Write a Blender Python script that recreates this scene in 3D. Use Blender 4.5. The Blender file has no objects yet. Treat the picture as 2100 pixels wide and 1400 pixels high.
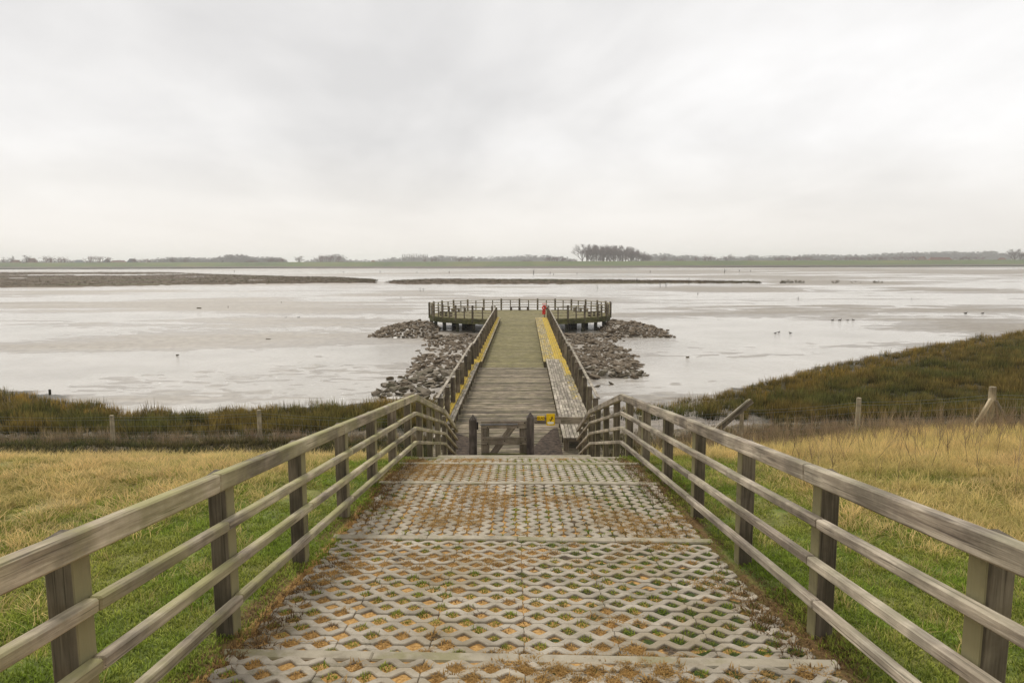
import bpy, bmesh, math, random
import numpy as np
from mathutils import Vector, Matrix, Euler

R = math.radians
rnd = random.Random(7)
rng = np.random.default_rng(7)
scene = bpy.context.scene
COL = scene.collection

# ------------------------------------------------------------------ camera, sky, sun, exposure
CAM_H = 7.7
PITCH, YAW, ROLL = 6.72, 0.29, 0.15
FPX = 1400.0
cam_d = bpy.data.cameras.new('camera')
cam_d.lens = 24.0
cam_d.sensor_width = 36.0
cam_d.clip_start = 0.05
cam_d.clip_end = 20000
cam = bpy.data.objects.new('camera', cam_d)
COL.objects.link(cam)
CM = (Matrix.Rotation(R(YAW), 4, 'Z') @ Matrix.Rotation(R(90 - PITCH), 4, 'X') @ Matrix.Rotation(R(-ROLL), 4, 'Z'))
CM = Matrix.Translation((0, 0, CAM_H)) @ CM
cam.matrix_world = CM
scene.camera = cam

world = bpy.data.worlds.new('World')
scene.world = world
world.use_nodes = True
SUN_EL, SUN_AZ = 48, 335          # degrees, azimuth clockwise from +Y


def build_world():
    nt = world.node_tree
    n, l = nt.nodes, nt.links
    n.clear()
    out = n.new('ShaderNodeOutputWorld')
    bg = n.new('ShaderNodeBackground')
    bg.inputs['Strength'].default_value = 0.1
    sky = n.new('ShaderNodeTexSky')
    sky.sky_type = 'NISHITA'
    sky.sun_disc = False
    sky.sun_elevation = R(SUN_EL)
    sky.sun_rotation = R(SUN_AZ)
    sky.dust_density = 2.0
    tc = n.new('ShaderNodeTexCoord')
    sep = n.new('ShaderNodeSeparateXYZ')
    l.new(tc.outputs['Generated'], sep.inputs[0])
    zz = n.new('ShaderNodeMath'); zz.operation = 'MAXIMUM'; zz.inputs[1].default_value = 0.0
    l.new(sep.outputs['Z'], zz.inputs[0])
    za = n.new('ShaderNodeMath'); za.operation = 'ADD'; za.inputs[1].default_value = 0.22
    l.new(zz.outputs[0], za.inputs[0])
    comb = n.new('ShaderNodeCombineXYZ')
    for ax, k in (('X', 0), ('Y', 1)):
        d = n.new('ShaderNodeMath'); d.operation = 'DIVIDE'
        l.new(sep.outputs[ax], d.inputs[0]); l.new(za.outputs[0], d.inputs[1])
        l.new(d.outputs[0], comb.inputs[k])
    def noise(scale, detail, rough, dist, off):
        mp = n.new('ShaderNodeMapping'); mp.inputs['Location'].default_value = off
        mp.inputs['Rotation'].default_value = (0, 0, R(25))
        mp.inputs['Scale'].default_value = (1.0, 0.75, 1.0)
        l.new(comb.outputs[0], mp.inputs[0])
        t = n.new('ShaderNodeTexNoise')
        t.inputs['Scale'].default_value = scale; t.inputs['Detail'].default_value = detail
        t.inputs['Roughness'].default_value = rough; t.inputs['Distortion'].default_value = dist
        l.new(mp.outputs[0], t.inputs['Vector'])
        return t.outputs['Fac']
    a = noise(0.55, 5, 0.5, 0.5, (3.1, 1.2, 0))
    b = noise(1.7, 6, 0.55, 0.3, (7.7, 4.2, 0))
    m1 = n.new('ShaderNodeMath'); m1.operation = 'MULTIPLY_ADD'; m1.inputs[1].default_value = 0.35
    l.new(b, m1.inputs[0]); l.new(a, m1.inputs[2])
    ramp = n.new('ShaderNodeValToRGB')
    e = ramp.color_ramp.elements
    e[0].position = 0.50; e[0].color = (5.05, 4.98, 4.93, 1)
    e[1].position = 0.82; e[1].color = (7.4, 7.32, 7.25, 1)
    x = ramp.color_ramp.elements.new(0.66); x.color = (6.25, 6.15, 6.05, 1)
    l.new(m1.outputs[0], ramp.inputs[0])
    # pale warm veil low over the land
    hz = n.new('ShaderNodeMapRange'); hz.inputs['From Min'].default_value = 0.0
    hz.inputs['From Max'].default_value = 0.16; hz.inputs['To Min'].default_value = 0.85; hz.inputs['To Max'].default_value = 0.0
    l.new(zz.outputs[0], hz.inputs['Value'])
    mh = n.new('ShaderNodeMixRGB'); mh.inputs['Color2'].default_value = (6.35, 6.05, 5.65, 1)
    l.new(hz.outputs[0], mh.inputs['Fac']); l.new(ramp.outputs[0], mh.inputs['Color1'])
    mix = n.new('ShaderNodeMixRGB'); mix.inputs['Fac'].default_value = 0.96
    l.new(sky.outputs[0], mix.inputs['Color1']); l.new(mh.outputs[0], mix.inputs['Color2'])
    l.new(mix.outputs[0], bg.inputs['Color'])
    l.new(bg.outputs[0], out.inputs['Surface'])


build_world()
sun_d = bpy.data.lights.new('sun', 'SUN')
sun_d.energy = 1.5
sun_d.angle = R(11)
sun_d.color = (1.0, 0.95, 0.87)
sun = bpy.data.objects.new('sun', sun_d)
COL.objects.link(sun)
sd = Vector((math.sin(R(SUN_AZ)) * math.cos(R(SUN_EL)), math.cos(R(SUN_AZ)) * math.cos(R(SUN_EL)), math.sin(R(SUN_EL))))
sun.rotation_euler = sd.to_track_quat('Z', 'Y').to_euler()
scene.view_settings.view_transform = 'Standard'
scene.view_settings.look = 'None'
scene.view_settings.exposure = 0.52
scene.view_settings.gamma = 1.0
scene.view_settings.use_curve_mapping = False
scene.cycles.max_bounces = 6
scene.cycles.volume_bounces = 2
scene.cycles.use_denoising = True


# ------------------------------------------------------------------ placing helpers
def ray(px, py):
    v = Vector(((px - 1050) / FPX, (700 - py) / FPX, -1.0))
    return (CM.to_3x3() @ v).normalized()


def P(px, py, z=0.0):
    """point of the horizontal plane z seen at photo pixel (px, py)"""
    d = ray(px, py)
    t = (z - CAM_H) / d.z
    return Vector((0, 0, CAM_H)) + d * t


def at_depth(px, py, y):
    d = ray(px, py)
    return Vector((0, 0, CAM_H)) + d * (y / d.y)


# ------------------------------------------------------------------ numpy noise
def _h(ix, iy, s):
    n = (ix.astype(np.int64) * 374761393 + iy.astype(np.int64) * 668265263 + s * 1274126177) & 0xffffffff
    n = ((n ^ (n >> 13)) * 1274126177) & 0xffffffff
    return ((n ^ (n >> 16)) & 0xffff) / 65535.0


def vnoise(x, y, s=0):
    x = np.asarray(x, float); y = np.asarray(y, float)
    ix = np.floor(x); iy = np.floor(y)
    fx = x - ix; fy = y - iy
    fx = fx * fx * (3 - 2 * fx); fy = fy * fy * (3 - 2 * fy)
    a = _h(ix, iy, s); b = _h(ix + 1, iy, s); c = _h(ix, iy + 1, s); d = _h(ix + 1, iy + 1, s)
    return (a * (1 - fx) + b * fx) * (1 - fy) + (c * (1 - fx) + d * fx) * fy


def fbm(x, y, o=4, s=0):
    v = 0; a = 0.5; t = 0
    for i in range(o):
        v = v + a * vnoise(x * 2 ** i + 13.7 * i, y * 2 ** i + 7.3 * i, s + i); t += a; a *= 0.5
    return v / t


def sstep(a, b, x):
    t = np.clip((np.asarray(x, float) - a) / (b - a), 0, 1)
    return t * t * (3 - 2 * t)


# ------------------------------------------------------------------ object helpers
WM = {}


def tag(o, label=None, cat=None, group=None, kind=None):
    if label: o['label'] = label
    if cat: o['category'] = cat
    if group: o['group'] = group
    if kind: o['kind'] = kind
    return o


def put(o, parent, M):
    WM[o] = M.copy()
    if parent is not None:
        o.parent = parent
        o.matrix_basis = WM[parent].inverted() @ M
    else:
        o.matrix_basis = M
    COL.objects.link(o)
    return o


def thing(name, loc, label, cat, group=None, kind=None):
    o = bpy.data.objects.new(name, None)
    o.empty_display_size = 0.2
    put(o, None, Matrix.Translation(Vector(loc)))
    return tag(o, label, cat, group, kind)


def mesh(name, verts, faces, mat=None, smooth=False):
    me = bpy.data.meshes.new(name)
    me.from_pydata([tuple(v) for v in verts], [], faces)
    if mat: me.materials.append(mat)
    if smooth:
        me.polygons.foreach_set('use_smooth', [True] * len(me.polygons))
    me.update()
    return me


def quads_mesh(name, V, Q, mat, smooth=True):
    me = bpy.data.meshes.new(name)
    V = np.asarray(V, np.float32); Q = np.asarray(Q, np.int32)
    k = Q.shape[1]
    me.vertices.add(len(V)); me.vertices.foreach_set('co', V.ravel())
    me.loops.add(Q.size); me.loops.foreach_set('vertex_index', Q.ravel())
    me.polygons.add(len(Q)); me.polygons.foreach_set('loop_start', np.arange(0, Q.size, k, dtype=np.int32))
    me.polygons.foreach_set('use_smooth', np.full(len(Q), smooth))
    if mat: me.materials.append(mat)
    me.update(calc_edges=True)
    me.validate()
    return me


def grid_mesh(name, xs, ys, zf, mat, keep=None):
    X, Y = np.meshgrid(xs, ys)
    Z = zf(X, Y)
    V = np.stack([X, Y, Z], -1).reshape(-1, 3)
    ny, nx = X.shape
    i = np.arange(ny - 1)[:, None] * nx + np.arange(nx - 1)[None, :]
    Q = np.stack([i, i + 1, i + nx + 1, i + nx], -1).reshape(-1, 4)
    if keep is not None:
        Q = Q[keep(X[:-1, :-1], Y[:-1, :-1]).ravel()]
    return quads_mesh(name, V, Q, mat)


_box = {}


def box_mesh(L, W, H, mat, c=0.006):
    key = (round(L, 3), round(W, 3), round(H, 3), mat.name)
    if key in _box: return _box[key]
    h = (L / 2, W / 2, H / 2)
    c = min(c, min(h) * 0.5)
    corners = [(sx, sy, sz) for sx in (-1, 1) for sy in (-1, 1) for sz in (-1, 1)]
    vid = {}; verts = []
    for s in corners:
        for a in range(3):
            vid[(s, a)] = len(verts)
            verts.append(tuple(s[k] * (h[k] if k == a else h[k] - c) for k in range(3)))
    faces = []
    for a in range(3):
        b, d = (a + 1) % 3, (a + 2) % 3
        for sg in (-1, 1):
            q = []
            for sb, sd_ in ((-1, -1), (1, -1), (1, 1), (-1, 1)):
                s = [0, 0, 0]; s[a] = sg; s[b] = sb; s[d] = sd_
                q.append(vid[(tuple(s), a)])
            faces.append(q)
    for a, b in ((0, 1), (1, 2), (0, 2)):
        k = 3 - a - b
        for sa in (-1, 1):
            for sb in (-1, 1):
                s1 = [0, 0, 0]; s1[a] = sa; s1[b] = sb; s1[k] = -1
                s2 = list(s1); s2[k] = 1
                s1, s2 = tuple(s1), tuple(s2)
                faces.append([vid[(s1, a)], vid[(s1, b)], vid[(s2, b)], vid[(s2, a)]])
    for s in corners:
        faces.append([vid[(s, 0)], vid[(s, 1)], vid[(s, 2)]])
    out = []
    for f in faces:
        p = [Vector(verts[i]) for i in f]
        nrm = (p[1] - p[0]).cross(p[2] - p[0])
        if nrm.dot(sum(p, Vector())) < 0: f = f[::-1]
        out.append(f)
    me = mesh('board', verts, out, mat)
    _box[key] = me
    return me


def beam(name, p0, p1, w, h, mat, parent=None, up=(0, 0, 1), c=0.006):
    """board from p0 to p1; w = width across, h = height along `up`; its grain runs along local X"""
    p0, p1 = Vector(p0), Vector(p1)
    x = (p1 - p0); L = x.length; x.normalize()
    up = Vector(up)
    if abs(x.dot(up)) > 0.98: up = Vector((0, 1, 0))
    y = up.cross(x).normalized(); z = x.cross(y)
    M = Matrix((x, y, z)).transposed().to_4x4()
    M.translation = (p0 + p1) / 2
    o = bpy.data.objects.new(name, box_mesh(L, w, h, mat, c))
    return put(o, parent, M)


def add_mesh(name, me, parent=None, M=None):
    o = bpy.data.objects.new(name, me)
    return put(o, parent, M if M is not None else Matrix.Identity(4))


# ------------------------------------------------------------------ materials
class NT:
    def __init__(s, name):
        s.m = bpy.data.materials.new(name); s.m.use_nodes = True
        s.nt = s.m.node_tree; s.n = s.nt.nodes; s.l = s.nt.links
        s.b = s.n['Principled BSDF']
        s.b.inputs['Roughness'].default_value = 0.85
        s.b.inputs['Specular IOR Level'].default_value = 0.22

    def link(s, a, b): s.l.new(a, b)

    def val(s, x, inp):
        if hasattr(x, 'is_output') or isinstance(x, bpy.types.NodeSocket): s.l.new(x, inp)
        else: inp.default_value = x

    def coord(s, kind='Object'):
        return s.n.new('ShaderNodeTexCoord').outputs[kind]

    def pos(s): return s.n.new('ShaderNodeNewGeometry').outputs['Position']

    def normal(s): return s.n.new('ShaderNodeNewGeometry').outputs['Normal']

    def rand(s): return s.n.new('ShaderNodeObjectInfo').outputs['Random']

    def math(s, op, a, b=0.0, c=None, clamp=False):
        m = s.n.new('ShaderNodeMath'); m.operation = op; m.use_clamp = clamp
        s.val(a, m.inputs[0]); s.val(b, m.inputs[1])
        if c is not None: s.val(c, m.inputs[2])
        return m.outputs[0]

    def sep(s, v, k):
        m = s.n.new('ShaderNodeSeparateXYZ'); s.l.new(v, m.inputs[0]); return m.outputs[k]

    def vmap(s, v, scale=(1, 1, 1), loc=(0, 0, 0)):
        m = s.n.new('ShaderNodeMapping'); s.l.new(v, m.inputs['Vector'])
        m.inputs['Scale'].default_value = scale; m.inputs['Location'].default_value = loc
        return m.outputs[0]

    def offs(s, v, r, k=37.0):
        c = s.n.new('ShaderNodeCombineXYZ')
        for i, f in enumerate((1.0, 0.63, 0.31)):
            s.l.new(s.math('MULTIPLY', r, k * f), c.inputs[i])
        a = s.n.new('ShaderNodeVectorMath'); a.operation = 'ADD'
        s.l.new(v, a.inputs[0]); s.l.new(c.outputs[0], a.inputs[1])
        return a.outputs[0]

    def noise(s, v, scale, detail=4, rough=0.55, dist=0.0):
        t = s.n.new('ShaderNodeTexNoise'); s.l.new(v, t.inputs['Vector'])
        t.inputs['Scale'].default_value = scale; t.inputs['Detail'].default_value = detail
        t.inputs['Roughness'].default_value = rough; t.inputs['Distortion'].default_value = dist
        return t.outputs['Fac']

    def voro(s, v, scale, feature='F1', out='Distance'):
        t = s.n.new('ShaderNodeTexVoronoi'); s.l.new(v, t.inputs['Vector'])
        t.inputs['Scale'].default_value = scale; t.feature = feature
        return t.outputs[out]

    def ramp(s, f, stops):
        r = s.n.new('ShaderNodeValToRGB'); s.l.new(f, r.inputs[0])
        e = r.color_ramp.elements
        while len(e) < len(stops): e.new(0.5)
        for i, (p, c) in enumerate(stops):
            e[i].position = p
            e[i].color = (c, c, c, 1) if isinstance(c, (int, float)) else (*c, 1)
        return r.outputs[0]

    def rng(s, v, a, b, c=0.0, d=1.0, smooth=True):
        m = s.n.new('ShaderNodeMapRange'); s.l.new(v, m.inputs[0])
        for i, k in enumerate((a, b, c, d)): m.inputs[i + 1].default_value = k
        if smooth: m.interpolation_type = 'SMOOTHSTEP'
        return m.outputs[0]

    def mix(s, f, a, b, mode='MIX'):
        m = s.n.new('ShaderNodeMixRGB'); m.blend_type = mode
        s.val(f, m.inputs[0])
        for v, i in ((a, 1), (b, 2)):
            if isinstance(v, tuple): m.inputs[i].default_value = (*v, 1)
            else: s.l.new(v, m.inputs[i])
        return m.outputs[0]

    def bump(s, h, strength=0.4, dist=0.01):
        b = s.n.new('ShaderNodeBump'); s.l.new(h, b.inputs['Height'])
        b.inputs['Strength'].default_value = strength; b.inputs['Distance'].default_value = dist
        s.l.new(b.outputs[0], s.b.inputs['Normal'])

    def color(s, c):
        s.val(c if not isinstance(c, tuple) else (*c, 1), s.b.inputs['Base Color'])


def flat(name, c, rough=0.7, metal=0.0, var=0.15):
    t = NT(name)
    nz = t.noise(t.coord(), 9.0, 3)
    t.color(t.mix(t.rng(nz, 0.3, 0.7), tuple(x * (1 - var) for x in c), tuple(min(1, x * (1 + var)) for x in c)))
    t.b.inputs['Roughness'].default_value = rough; t.b.inputs['Metallic'].default_value = metal
    return t.m


def wood(name, dark, mid, light, algae_side_tone=(0.13, 0.14, 0.05), am=0.4, top=0.5, lichen=0.0, objvar=0.35, alg_th=0.5, side=False, fine=1.0):
    t = NT(name)
    r = t.rand()
    v = t.offs(t.coord(), r)
    g1 = t.noise(t.vmap(v, (1.6 * fine, 34 * fine, 34 * fine)), 1.6, 6, 0.65, 0.3)
    g2 = t.noise(t.vmap(v, (0.7, 6, 6)), 1.2, 4, 0.6, 0.6)
    bl = t.noise(v, 2.3, 5, 0.6)
    f = t.math('MULTIPLY_ADD', g1, 0.45, t.math('MULTIPLY', g2, 0.55))
    c = t.ramp(f, [(0.36, dark), (0.5, mid), (0.62, light)])
    bright = t.rng(bl, 0.34, 0.66, 0.62, 1.32)
    ob = t.rng(r, 0, 1, 1 - objvar, 1 + objvar * 0.8, False)
    sc = t.math('MULTIPLY', bright, ob)
    comb = t.n.new('ShaderNodeCombineXYZ')
    for i in range(3): t.link(sc, comb.inputs[i])
    c = t.mix(1.0, c, comb.outputs[0], 'MULTIPLY')
    # dark checks along the grain
    ck = t.noise(t.vmap(v, (1.3, 75, 75)), 1.0, 3, 0.6)
    c = t.mix(t.rng(ck, 0.58, 0.68, 0, 0.75), c, tuple(x * 0.45 for x in dark))
    if am > 0:
        an = t.noise(t.offs(t.pos(), r, 3.0), 1.5, 5, 0.65)
        up = t.rng(t.sep(t.normal(), 2), 0.2, 0.9, 1 - top, 1.0)
        if side: up = t.rng(t.math('ABSOLUTE', t.sep(t.normal(), 0)), 0.3, 0.9, 0.1, 1.0)  # with side set, the tone goes into the colour of faces turned along X
        a = t.math('MULTIPLY', t.math('MULTIPLY', t.rng(an, alg_th - 0.12, alg_th + 0.15), up), am)
        c = t.mix(a, c, algae_side_tone)
    kn = t.voro(t.vmap(v, (0.6, 5, 5)), 1.0)
    c = t.mix(t.rng(kn, 0.05, 0.09, 0.55, 0.0), c, tuple(x * 0.4 for x in dark))
    if lichen > 0:
        ln = t.noise(t.pos(), 0.7, 2, 0.5)
        ln2 = t.noise(t.pos(), 6.0, 6, 0.75)
        ln3 = t.noise(v, 3.0, 5, 0.7)
        s_ = t.math('MULTIPLY_ADD', ln2, 0.6, t.math('MULTIPLY_ADD', ln3, 0.5, t.math('MULTIPLY', ln, 0.15)))
        a = t.rng(s_, 0.76 - 0.26 * lichen, 0.90 - 0.26 * lichen)
        c = t.mix(t.math('MULTIPLY', a, 0.9), c, t.ramp(ln2, [(0.35, (0.42, 0.27, 0.012)), (0.65, (0.62, 0.43, 0.03))]))
    t.color(c)
    t.b.inputs['Roughness'].default_value = 0.82
    h = t.math('MULTIPLY_ADD', ck, -0.6, g1)
    t.bump(h, 0.55, 0.006)
    return t.m


M_rail = wood('weathered_rail_wood', (0.17, 0.135, 0.095), (0.34, 0.285, 0.205), (0.52, 0.45, 0.335), (0.32, 0.30, 0.12), 0.75, 0.45, alg_th=0.47, objvar=0.2)
M_rail_grey = wood('greyer_rail_wood', (0.13, 0.102, 0.076), (0.30, 0.25, 0.19), (0.50, 0.435, 0.335), (0.30, 0.28, 0.17), 0.45, 0.7, objvar=0.18)
M_post = wood('brown_post_wood', (0.045, 0.035, 0.026), (0.12, 0.094, 0.07), (0.22, 0.18, 0.13), (0.28, 0.25, 0.13), 0.9, 0.3, objvar=0.3, side=True, alg_th=0.4)  # side faces coloured paler than front and back
M_deck = wood('brown_deck_wood', (0.09, 0.07, 0.05), (0.20, 0.16, 0.11), (0.33, 0.275, 0.20), (0.16, 0.16, 0.05), 0.25, 0.5, objvar=0.5)
M_deckg = wood('green_deck_wood', (0.11, 0.09, 0.045), (0.20, 0.17, 0.085), (0.29, 0.25, 0.135), (0.17, 0.155, 0.035), 0.5, 0.3, objvar=0.3)
M_bench = wood('bench_wood', (0.15, 0.125, 0.10), (0.31, 0.265, 0.21), (0.45, 0.40, 0.32), (0.2, 0.2, 0.1), 0.25, 0.5, objvar=0.22)
M_bench_l = wood('bench_wood_with_some_lichen', (0.15, 0.125, 0.10), (0.30, 0.26, 0.20), (0.42, 0.37, 0.29), lichen=0.62, objvar=0.22)
M_bench_m = wood('bench_wood_half_under_lichen', (0.15, 0.125, 0.09), (0.30, 0.26, 0.19), (0.42, 0.37, 0.27), lichen=0.70, objvar=0.2)
M_bench_y = wood('bench_wood_under_yellow_lichen', (0.15, 0.125, 0.08), (0.30, 0.25, 0.15), (0.42, 0.36, 0.24), lichen=1.0, objvar=0.15)
M_fence = wood('pale_fence_wood', (0.24, 0.19, 0.12), (0.42, 0.34, 0.225), (0.55, 0.46, 0.32), (0.2, 0.2, 0.09), 0.4, 0.3, objvar=0.2)
M_pile = wood('dark_pile_wood', (0.012, 0.011, 0.008), (0.028, 0.025, 0.017), (0.05, 0.045, 0.028), (0.05, 0.055, 0.02), 0.5, 0.2)
M_fascia = wood('mossy_fascia_wood', (0.05, 0.048, 0.02), (0.11, 0.10, 0.045), (0.18, 0.16, 0.08), (0.08, 0.095, 0.015), 0.55, 0.1)
M_gate = wood('gate_wood', (0.11, 0.085, 0.066), (0.24, 0.195, 0.15), (0.36, 0.30, 0.235), (0.13, 0.14, 0.05), 0.3, 0.3, objvar=0.2)
M_metal = flat('galvanised_metal', (0.25, 0.25, 0.26), 0.45, 0.8)
M_wire = flat('fence_wire_metal', (0.22, 0.25, 0.24), 0.5, 0.5)
M_bolt = flat('dark_bolt_metal', (0.03, 0.028, 0.025), 0.5, 0.6)
M_yellow = flat('yellow_sign_paint', (0.85, 0.55, 0.01), 0.45, 0, 0.05)
M_white = flat('white_sign_paint', (0.85, 0.83, 0.7), 0.45, 0, 0.04)
M_black = flat('black_sign_print', (0.02, 0.012, 0.01), 0.5)
M_red = flat('red_plastic', (0.6, 0.045, 0.035), 0.45)


def concrete():
    t = NT('weathered_concrete')
    p = t.pos(); r = t.rand()
    a = t.noise(p, 3.5, 6, 0.65); b = t.noise(p, 60, 3, 0.6); d = t.noise(p, 1.1, 4, 0.6)
    c = t.ramp(a, [(0.3, (0.22, 0.19, 0.14)), (0.5, (0.35, 0.305, 0.235)), (0.72, (0.45, 0.40, 0.32))])
    c = t.mix(t.rng(b, 0.52, 0.75, 0, 0.45), c, (0.17, 0.14, 0.10))
    c = t.mix(t.rng(d, 0.47, 0.64, 0, 0.6), c, (0.24, 0.19, 0.11))
    c = t.mix(t.rng(t.noise(p, 2.3, 6, 0.75), 0.56, 0.66, 0, 0.55), c, (0.11, 0.10, 0.045))
    sp = t.voro(p, 120)
    c = t.mix(t.rng(sp, 0.1, 0.25, 0.35, 0), c, (0.5, 0.45, 0.38))
    k = t.rng(r, 0, 1, 0.86, 1.12, False)
    cb = t.n.new('ShaderNodeCombineXYZ')
    for i in range(3): t.link(k, cb.inputs[i])
    t.color(t.mix(1.0, c, cb.outputs[0], 'MULTIPLY'))
    t.b.inputs['Roughness'].default_value = 0.9
    t.bump(t.math('ADD', b, t.math('MULTIPLY', a, 2.0)), 0.5, 0.004)
    return t.m


def kerbmat():
    t = NT('kerb_concrete')
    p = t.pos()
    a = t.noise(p, 5, 6, 0.65); b = t.noise(p, 80, 3, 0.6)
    c = t.ramp(a, [(0.3, (0.22, 0.19, 0.135)), (0.5, (0.35, 0.305, 0.225)), (0.72, (0.44, 0.39, 0.295))])
    c = t.mix(t.rng(t.noise(p, 1.7, 5, 0.7), 0.48, 0.62, 0, 0.7), c, (0.22, 0.20, 0.09))
    c = t.mix(t.rng(b, 0.6, 0.75, 0, 0.4), c, (0.18, 0.15, 0.11))
    t.color(c)
    t.bump(t.math('ADD', b, a), 0.4, 0.004)
    return t.m


M_conc = concrete(); M_kerb = kerbmat()


def ground_mat():
    """soil of the sea wall: turf ground, mossy soil between the paving, brown litter along its edges, grey mud low down"""
    t = NT('sea_wall_ground')
    p = t.pos()
    x = t.sep(p, 0); y = t.sep(p, 1); z = t.sep(p, 2)
    n1 = t.noise(p, 1.3, 5, 0.6); n2 = t.noise(p, 9, 5, 0.65); n3 = t.noise(p, 45, 4, 0.7)
    turf = t.ramp(n2, [(0.3, (0.07, 0.085, 0.022)), (0.55, (0.14, 0.18, 0.035)), (0.75, (0.24, 0.23, 0.07))])
    straw = t.ramp(n3, [(0.3, (0.18, 0.14, 0.055)), (0.6, (0.36, 0.28, 0.115)), (0.8, (0.46, 0.36, 0.16))])
    ax = t.math('ABSOLUTE', x)
    out = t.math('ADD', t.rng(ax, 3.2, 5.5, 0, 0.7), t.rng(n1, 0.35, 0.65, -0.3, 0.35))
    c = t.mix(t.math('MULTIPLY', out, 1.0, clamp=True), turf, straw)
    # fill between the paving bars
    fill_n = t.noise(p, 3.2, 3, 0.6); cell = t.noise(p, 8.0, 2, 0.5)
    sawdust = t.ramp(n3, [(0.3, (0.20, 0.10, 0.03)), (0.55, (0.46, 0.27, 0.09)), (0.75, (0.62, 0.40, 0.17))])
    soil = t.ramp(n3, [(0.3, (0.035, 0.026, 0.017)), (0.6, (0.12, 0.09, 0.06)), (0.8, (0.30, 0.25, 0.19))])
    moss = t.ramp(n3, [(0.3, (0.02, 0.03, 0.008)), (0.6, (0.06, 0.085, 0.018)), (0.8, (0.12, 0.14, 0.03))])
    right = t.rng(x, -0.6, 1.4, -0.13, 0.13)
    fz = t.math('ADD', fill_n, t.math('MULTIPLY', right, 0.6))
    f = t.mix(t.rng(fz, 0.53, 0.62), sawdust, soil)
    f = t.mix(t.rng(t.math('ADD', cell, right), 0.56, 0.64), f, moss)
    inpath = t.math('MULTIPLY', t.rng(ax, 1.78, 1.86, 1, 0), t.rng(y, 11.4, 11.7, 1, 0))
    c = t.mix(inpath, c, f)
    # brown litter strip beside the paving
    litter = t.ramp(n3, [(0.3, (0.045, 0.022, 0.01)), (0.6, (0.16, 0.085, 0.035)), (0.8, (0.36, 0.23, 0.12))])
    e = t.math('MULTIPLY', t.rng(ax, 1.75, 1.9, 0, 1), t.rng(t.math('MULTIPLY_ADD', n1, -0.9, ax), 1.45, 1.65, 1, 0))
    c = t.mix(t.math('MULTIPLY', e, t.rng(y, 10, 12, 0.9, 0)), c, litter)
    # scrubby foot of the wall and grey-beige shell mud
    foot = t.ramp(n2, [(0.3, (0.07, 0.055, 0.035)), (0.55, (0.15, 0.12, 0.075)), (0.75, (0.27, 0.23, 0.165))])
    c = t.mix(t.rng(z, 3.1, 1.9, 0, 1), c, foot)
    mud = t.ramp(n2, [(0.3, (0.17, 0.145, 0.115)), (0.55, (0.29, 0.255, 0.215)), (0.75, (0.37, 0.335, 0.29))])
    c = t.mix(t.rng(t.math('MULTIPLY_ADD', n1, 0.5, z), 1.25, 0.85, 0, 1), c, mud)
    litter2 = t.ramp(n2, [(0.3, (0.02, 0.018, 0.01)), (0.6, (0.06, 0.052, 0.03)), (0.8, (0.11, 0.09, 0.055))])
    sd2 = t.math('MAXIMUM', t.rng(x, 9.5, 12.5, 0, 1), t.rng(x, -3.2, -4.4, 0, 1))
    c = t.mix(t.math('MULTIPLY', t.math('MULTIPLY', sd2, t.rng(z, 0.02, 0.10, 0, 1)), t.rng(t.math('MULTIPLY_ADD', n1, 0.4, z), 1.15, 0.85, 0, 1)), c, litter2)
    t.color(c)
    t.link(t.rng(z, 0.5, 0.05, 0.95, 0.4), t.b.inputs['Roughness'])
    t.bump(t.math('MULTIPLY_ADD', n3, 0.4, n2), 0.6, 0.03)
    return t.m


def mud_mat():
    t = NT('wet_mud')
    t.b.inputs['Specular IOR Level'].default_value = 0.5
    p = t.pos()
    n1 = t.noise(t.vmap(p, (0.6, 1, 1)), 0.09, 5, 0.6); n2 = t.noise(p, 1.3, 6, 0.65, 0.4); n3 = t.noise(p, 7, 4, 0.6)
    z = t.sep(p, 2)
    c = t.ramp(n2, [(0.3, (0.14, 0.113, 0.083)), (0.5, (0.24, 0.205, 0.155)), (0.7, (0.33, 0.29, 0.23))])
    c = t.mix(t.rng(n1, 0.4, 0.6, 0.0, 0.5), c, (0.20, 0.17, 0.135))
    t.color(c)
    t.link(t.rng(z, 0.0, 0.09, 0.3, 0.6), t.b.inputs['Roughness'])
    t.b.inputs['Coat Weight'].default_value = 0.15
    t.b.inputs['Coat Roughness'].default_value = 0.4
    t.bump(t.math('MULTIPLY_ADD', n3, 0.3, n2), 0.5, 0.05)
    return t.m


def water_mat():
    t = NT('silty_water')
    t.b.inputs['Specular IOR Level'].default_value = 0.5
    p = t.pos()
    n1 = t.noise(t.vmap(p, (1, 1.6, 1)), 1.6, 4, 0.6, 0.6); n2 = t.noise(t.vmap(p, (1, 1.8, 1)), 6.5, 3, 0.6)
    n0 = t.noise(p, 0.12, 4, 0.6)
    c = t.ramp(n0, [(0.35, (0.42, 0.39, 0.34)), (0.65, (0.55, 0.515, 0.46))])
    t.color(c)
    t.b.inputs['Roughness'].default_value = 0.12
    t.b.inputs['IOR'].default_value = 1.4
    t.bump(t.math('MULTIPLY_ADD', n2, 0.5, n1), 0.7, 0.06)
    return t.m


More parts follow.
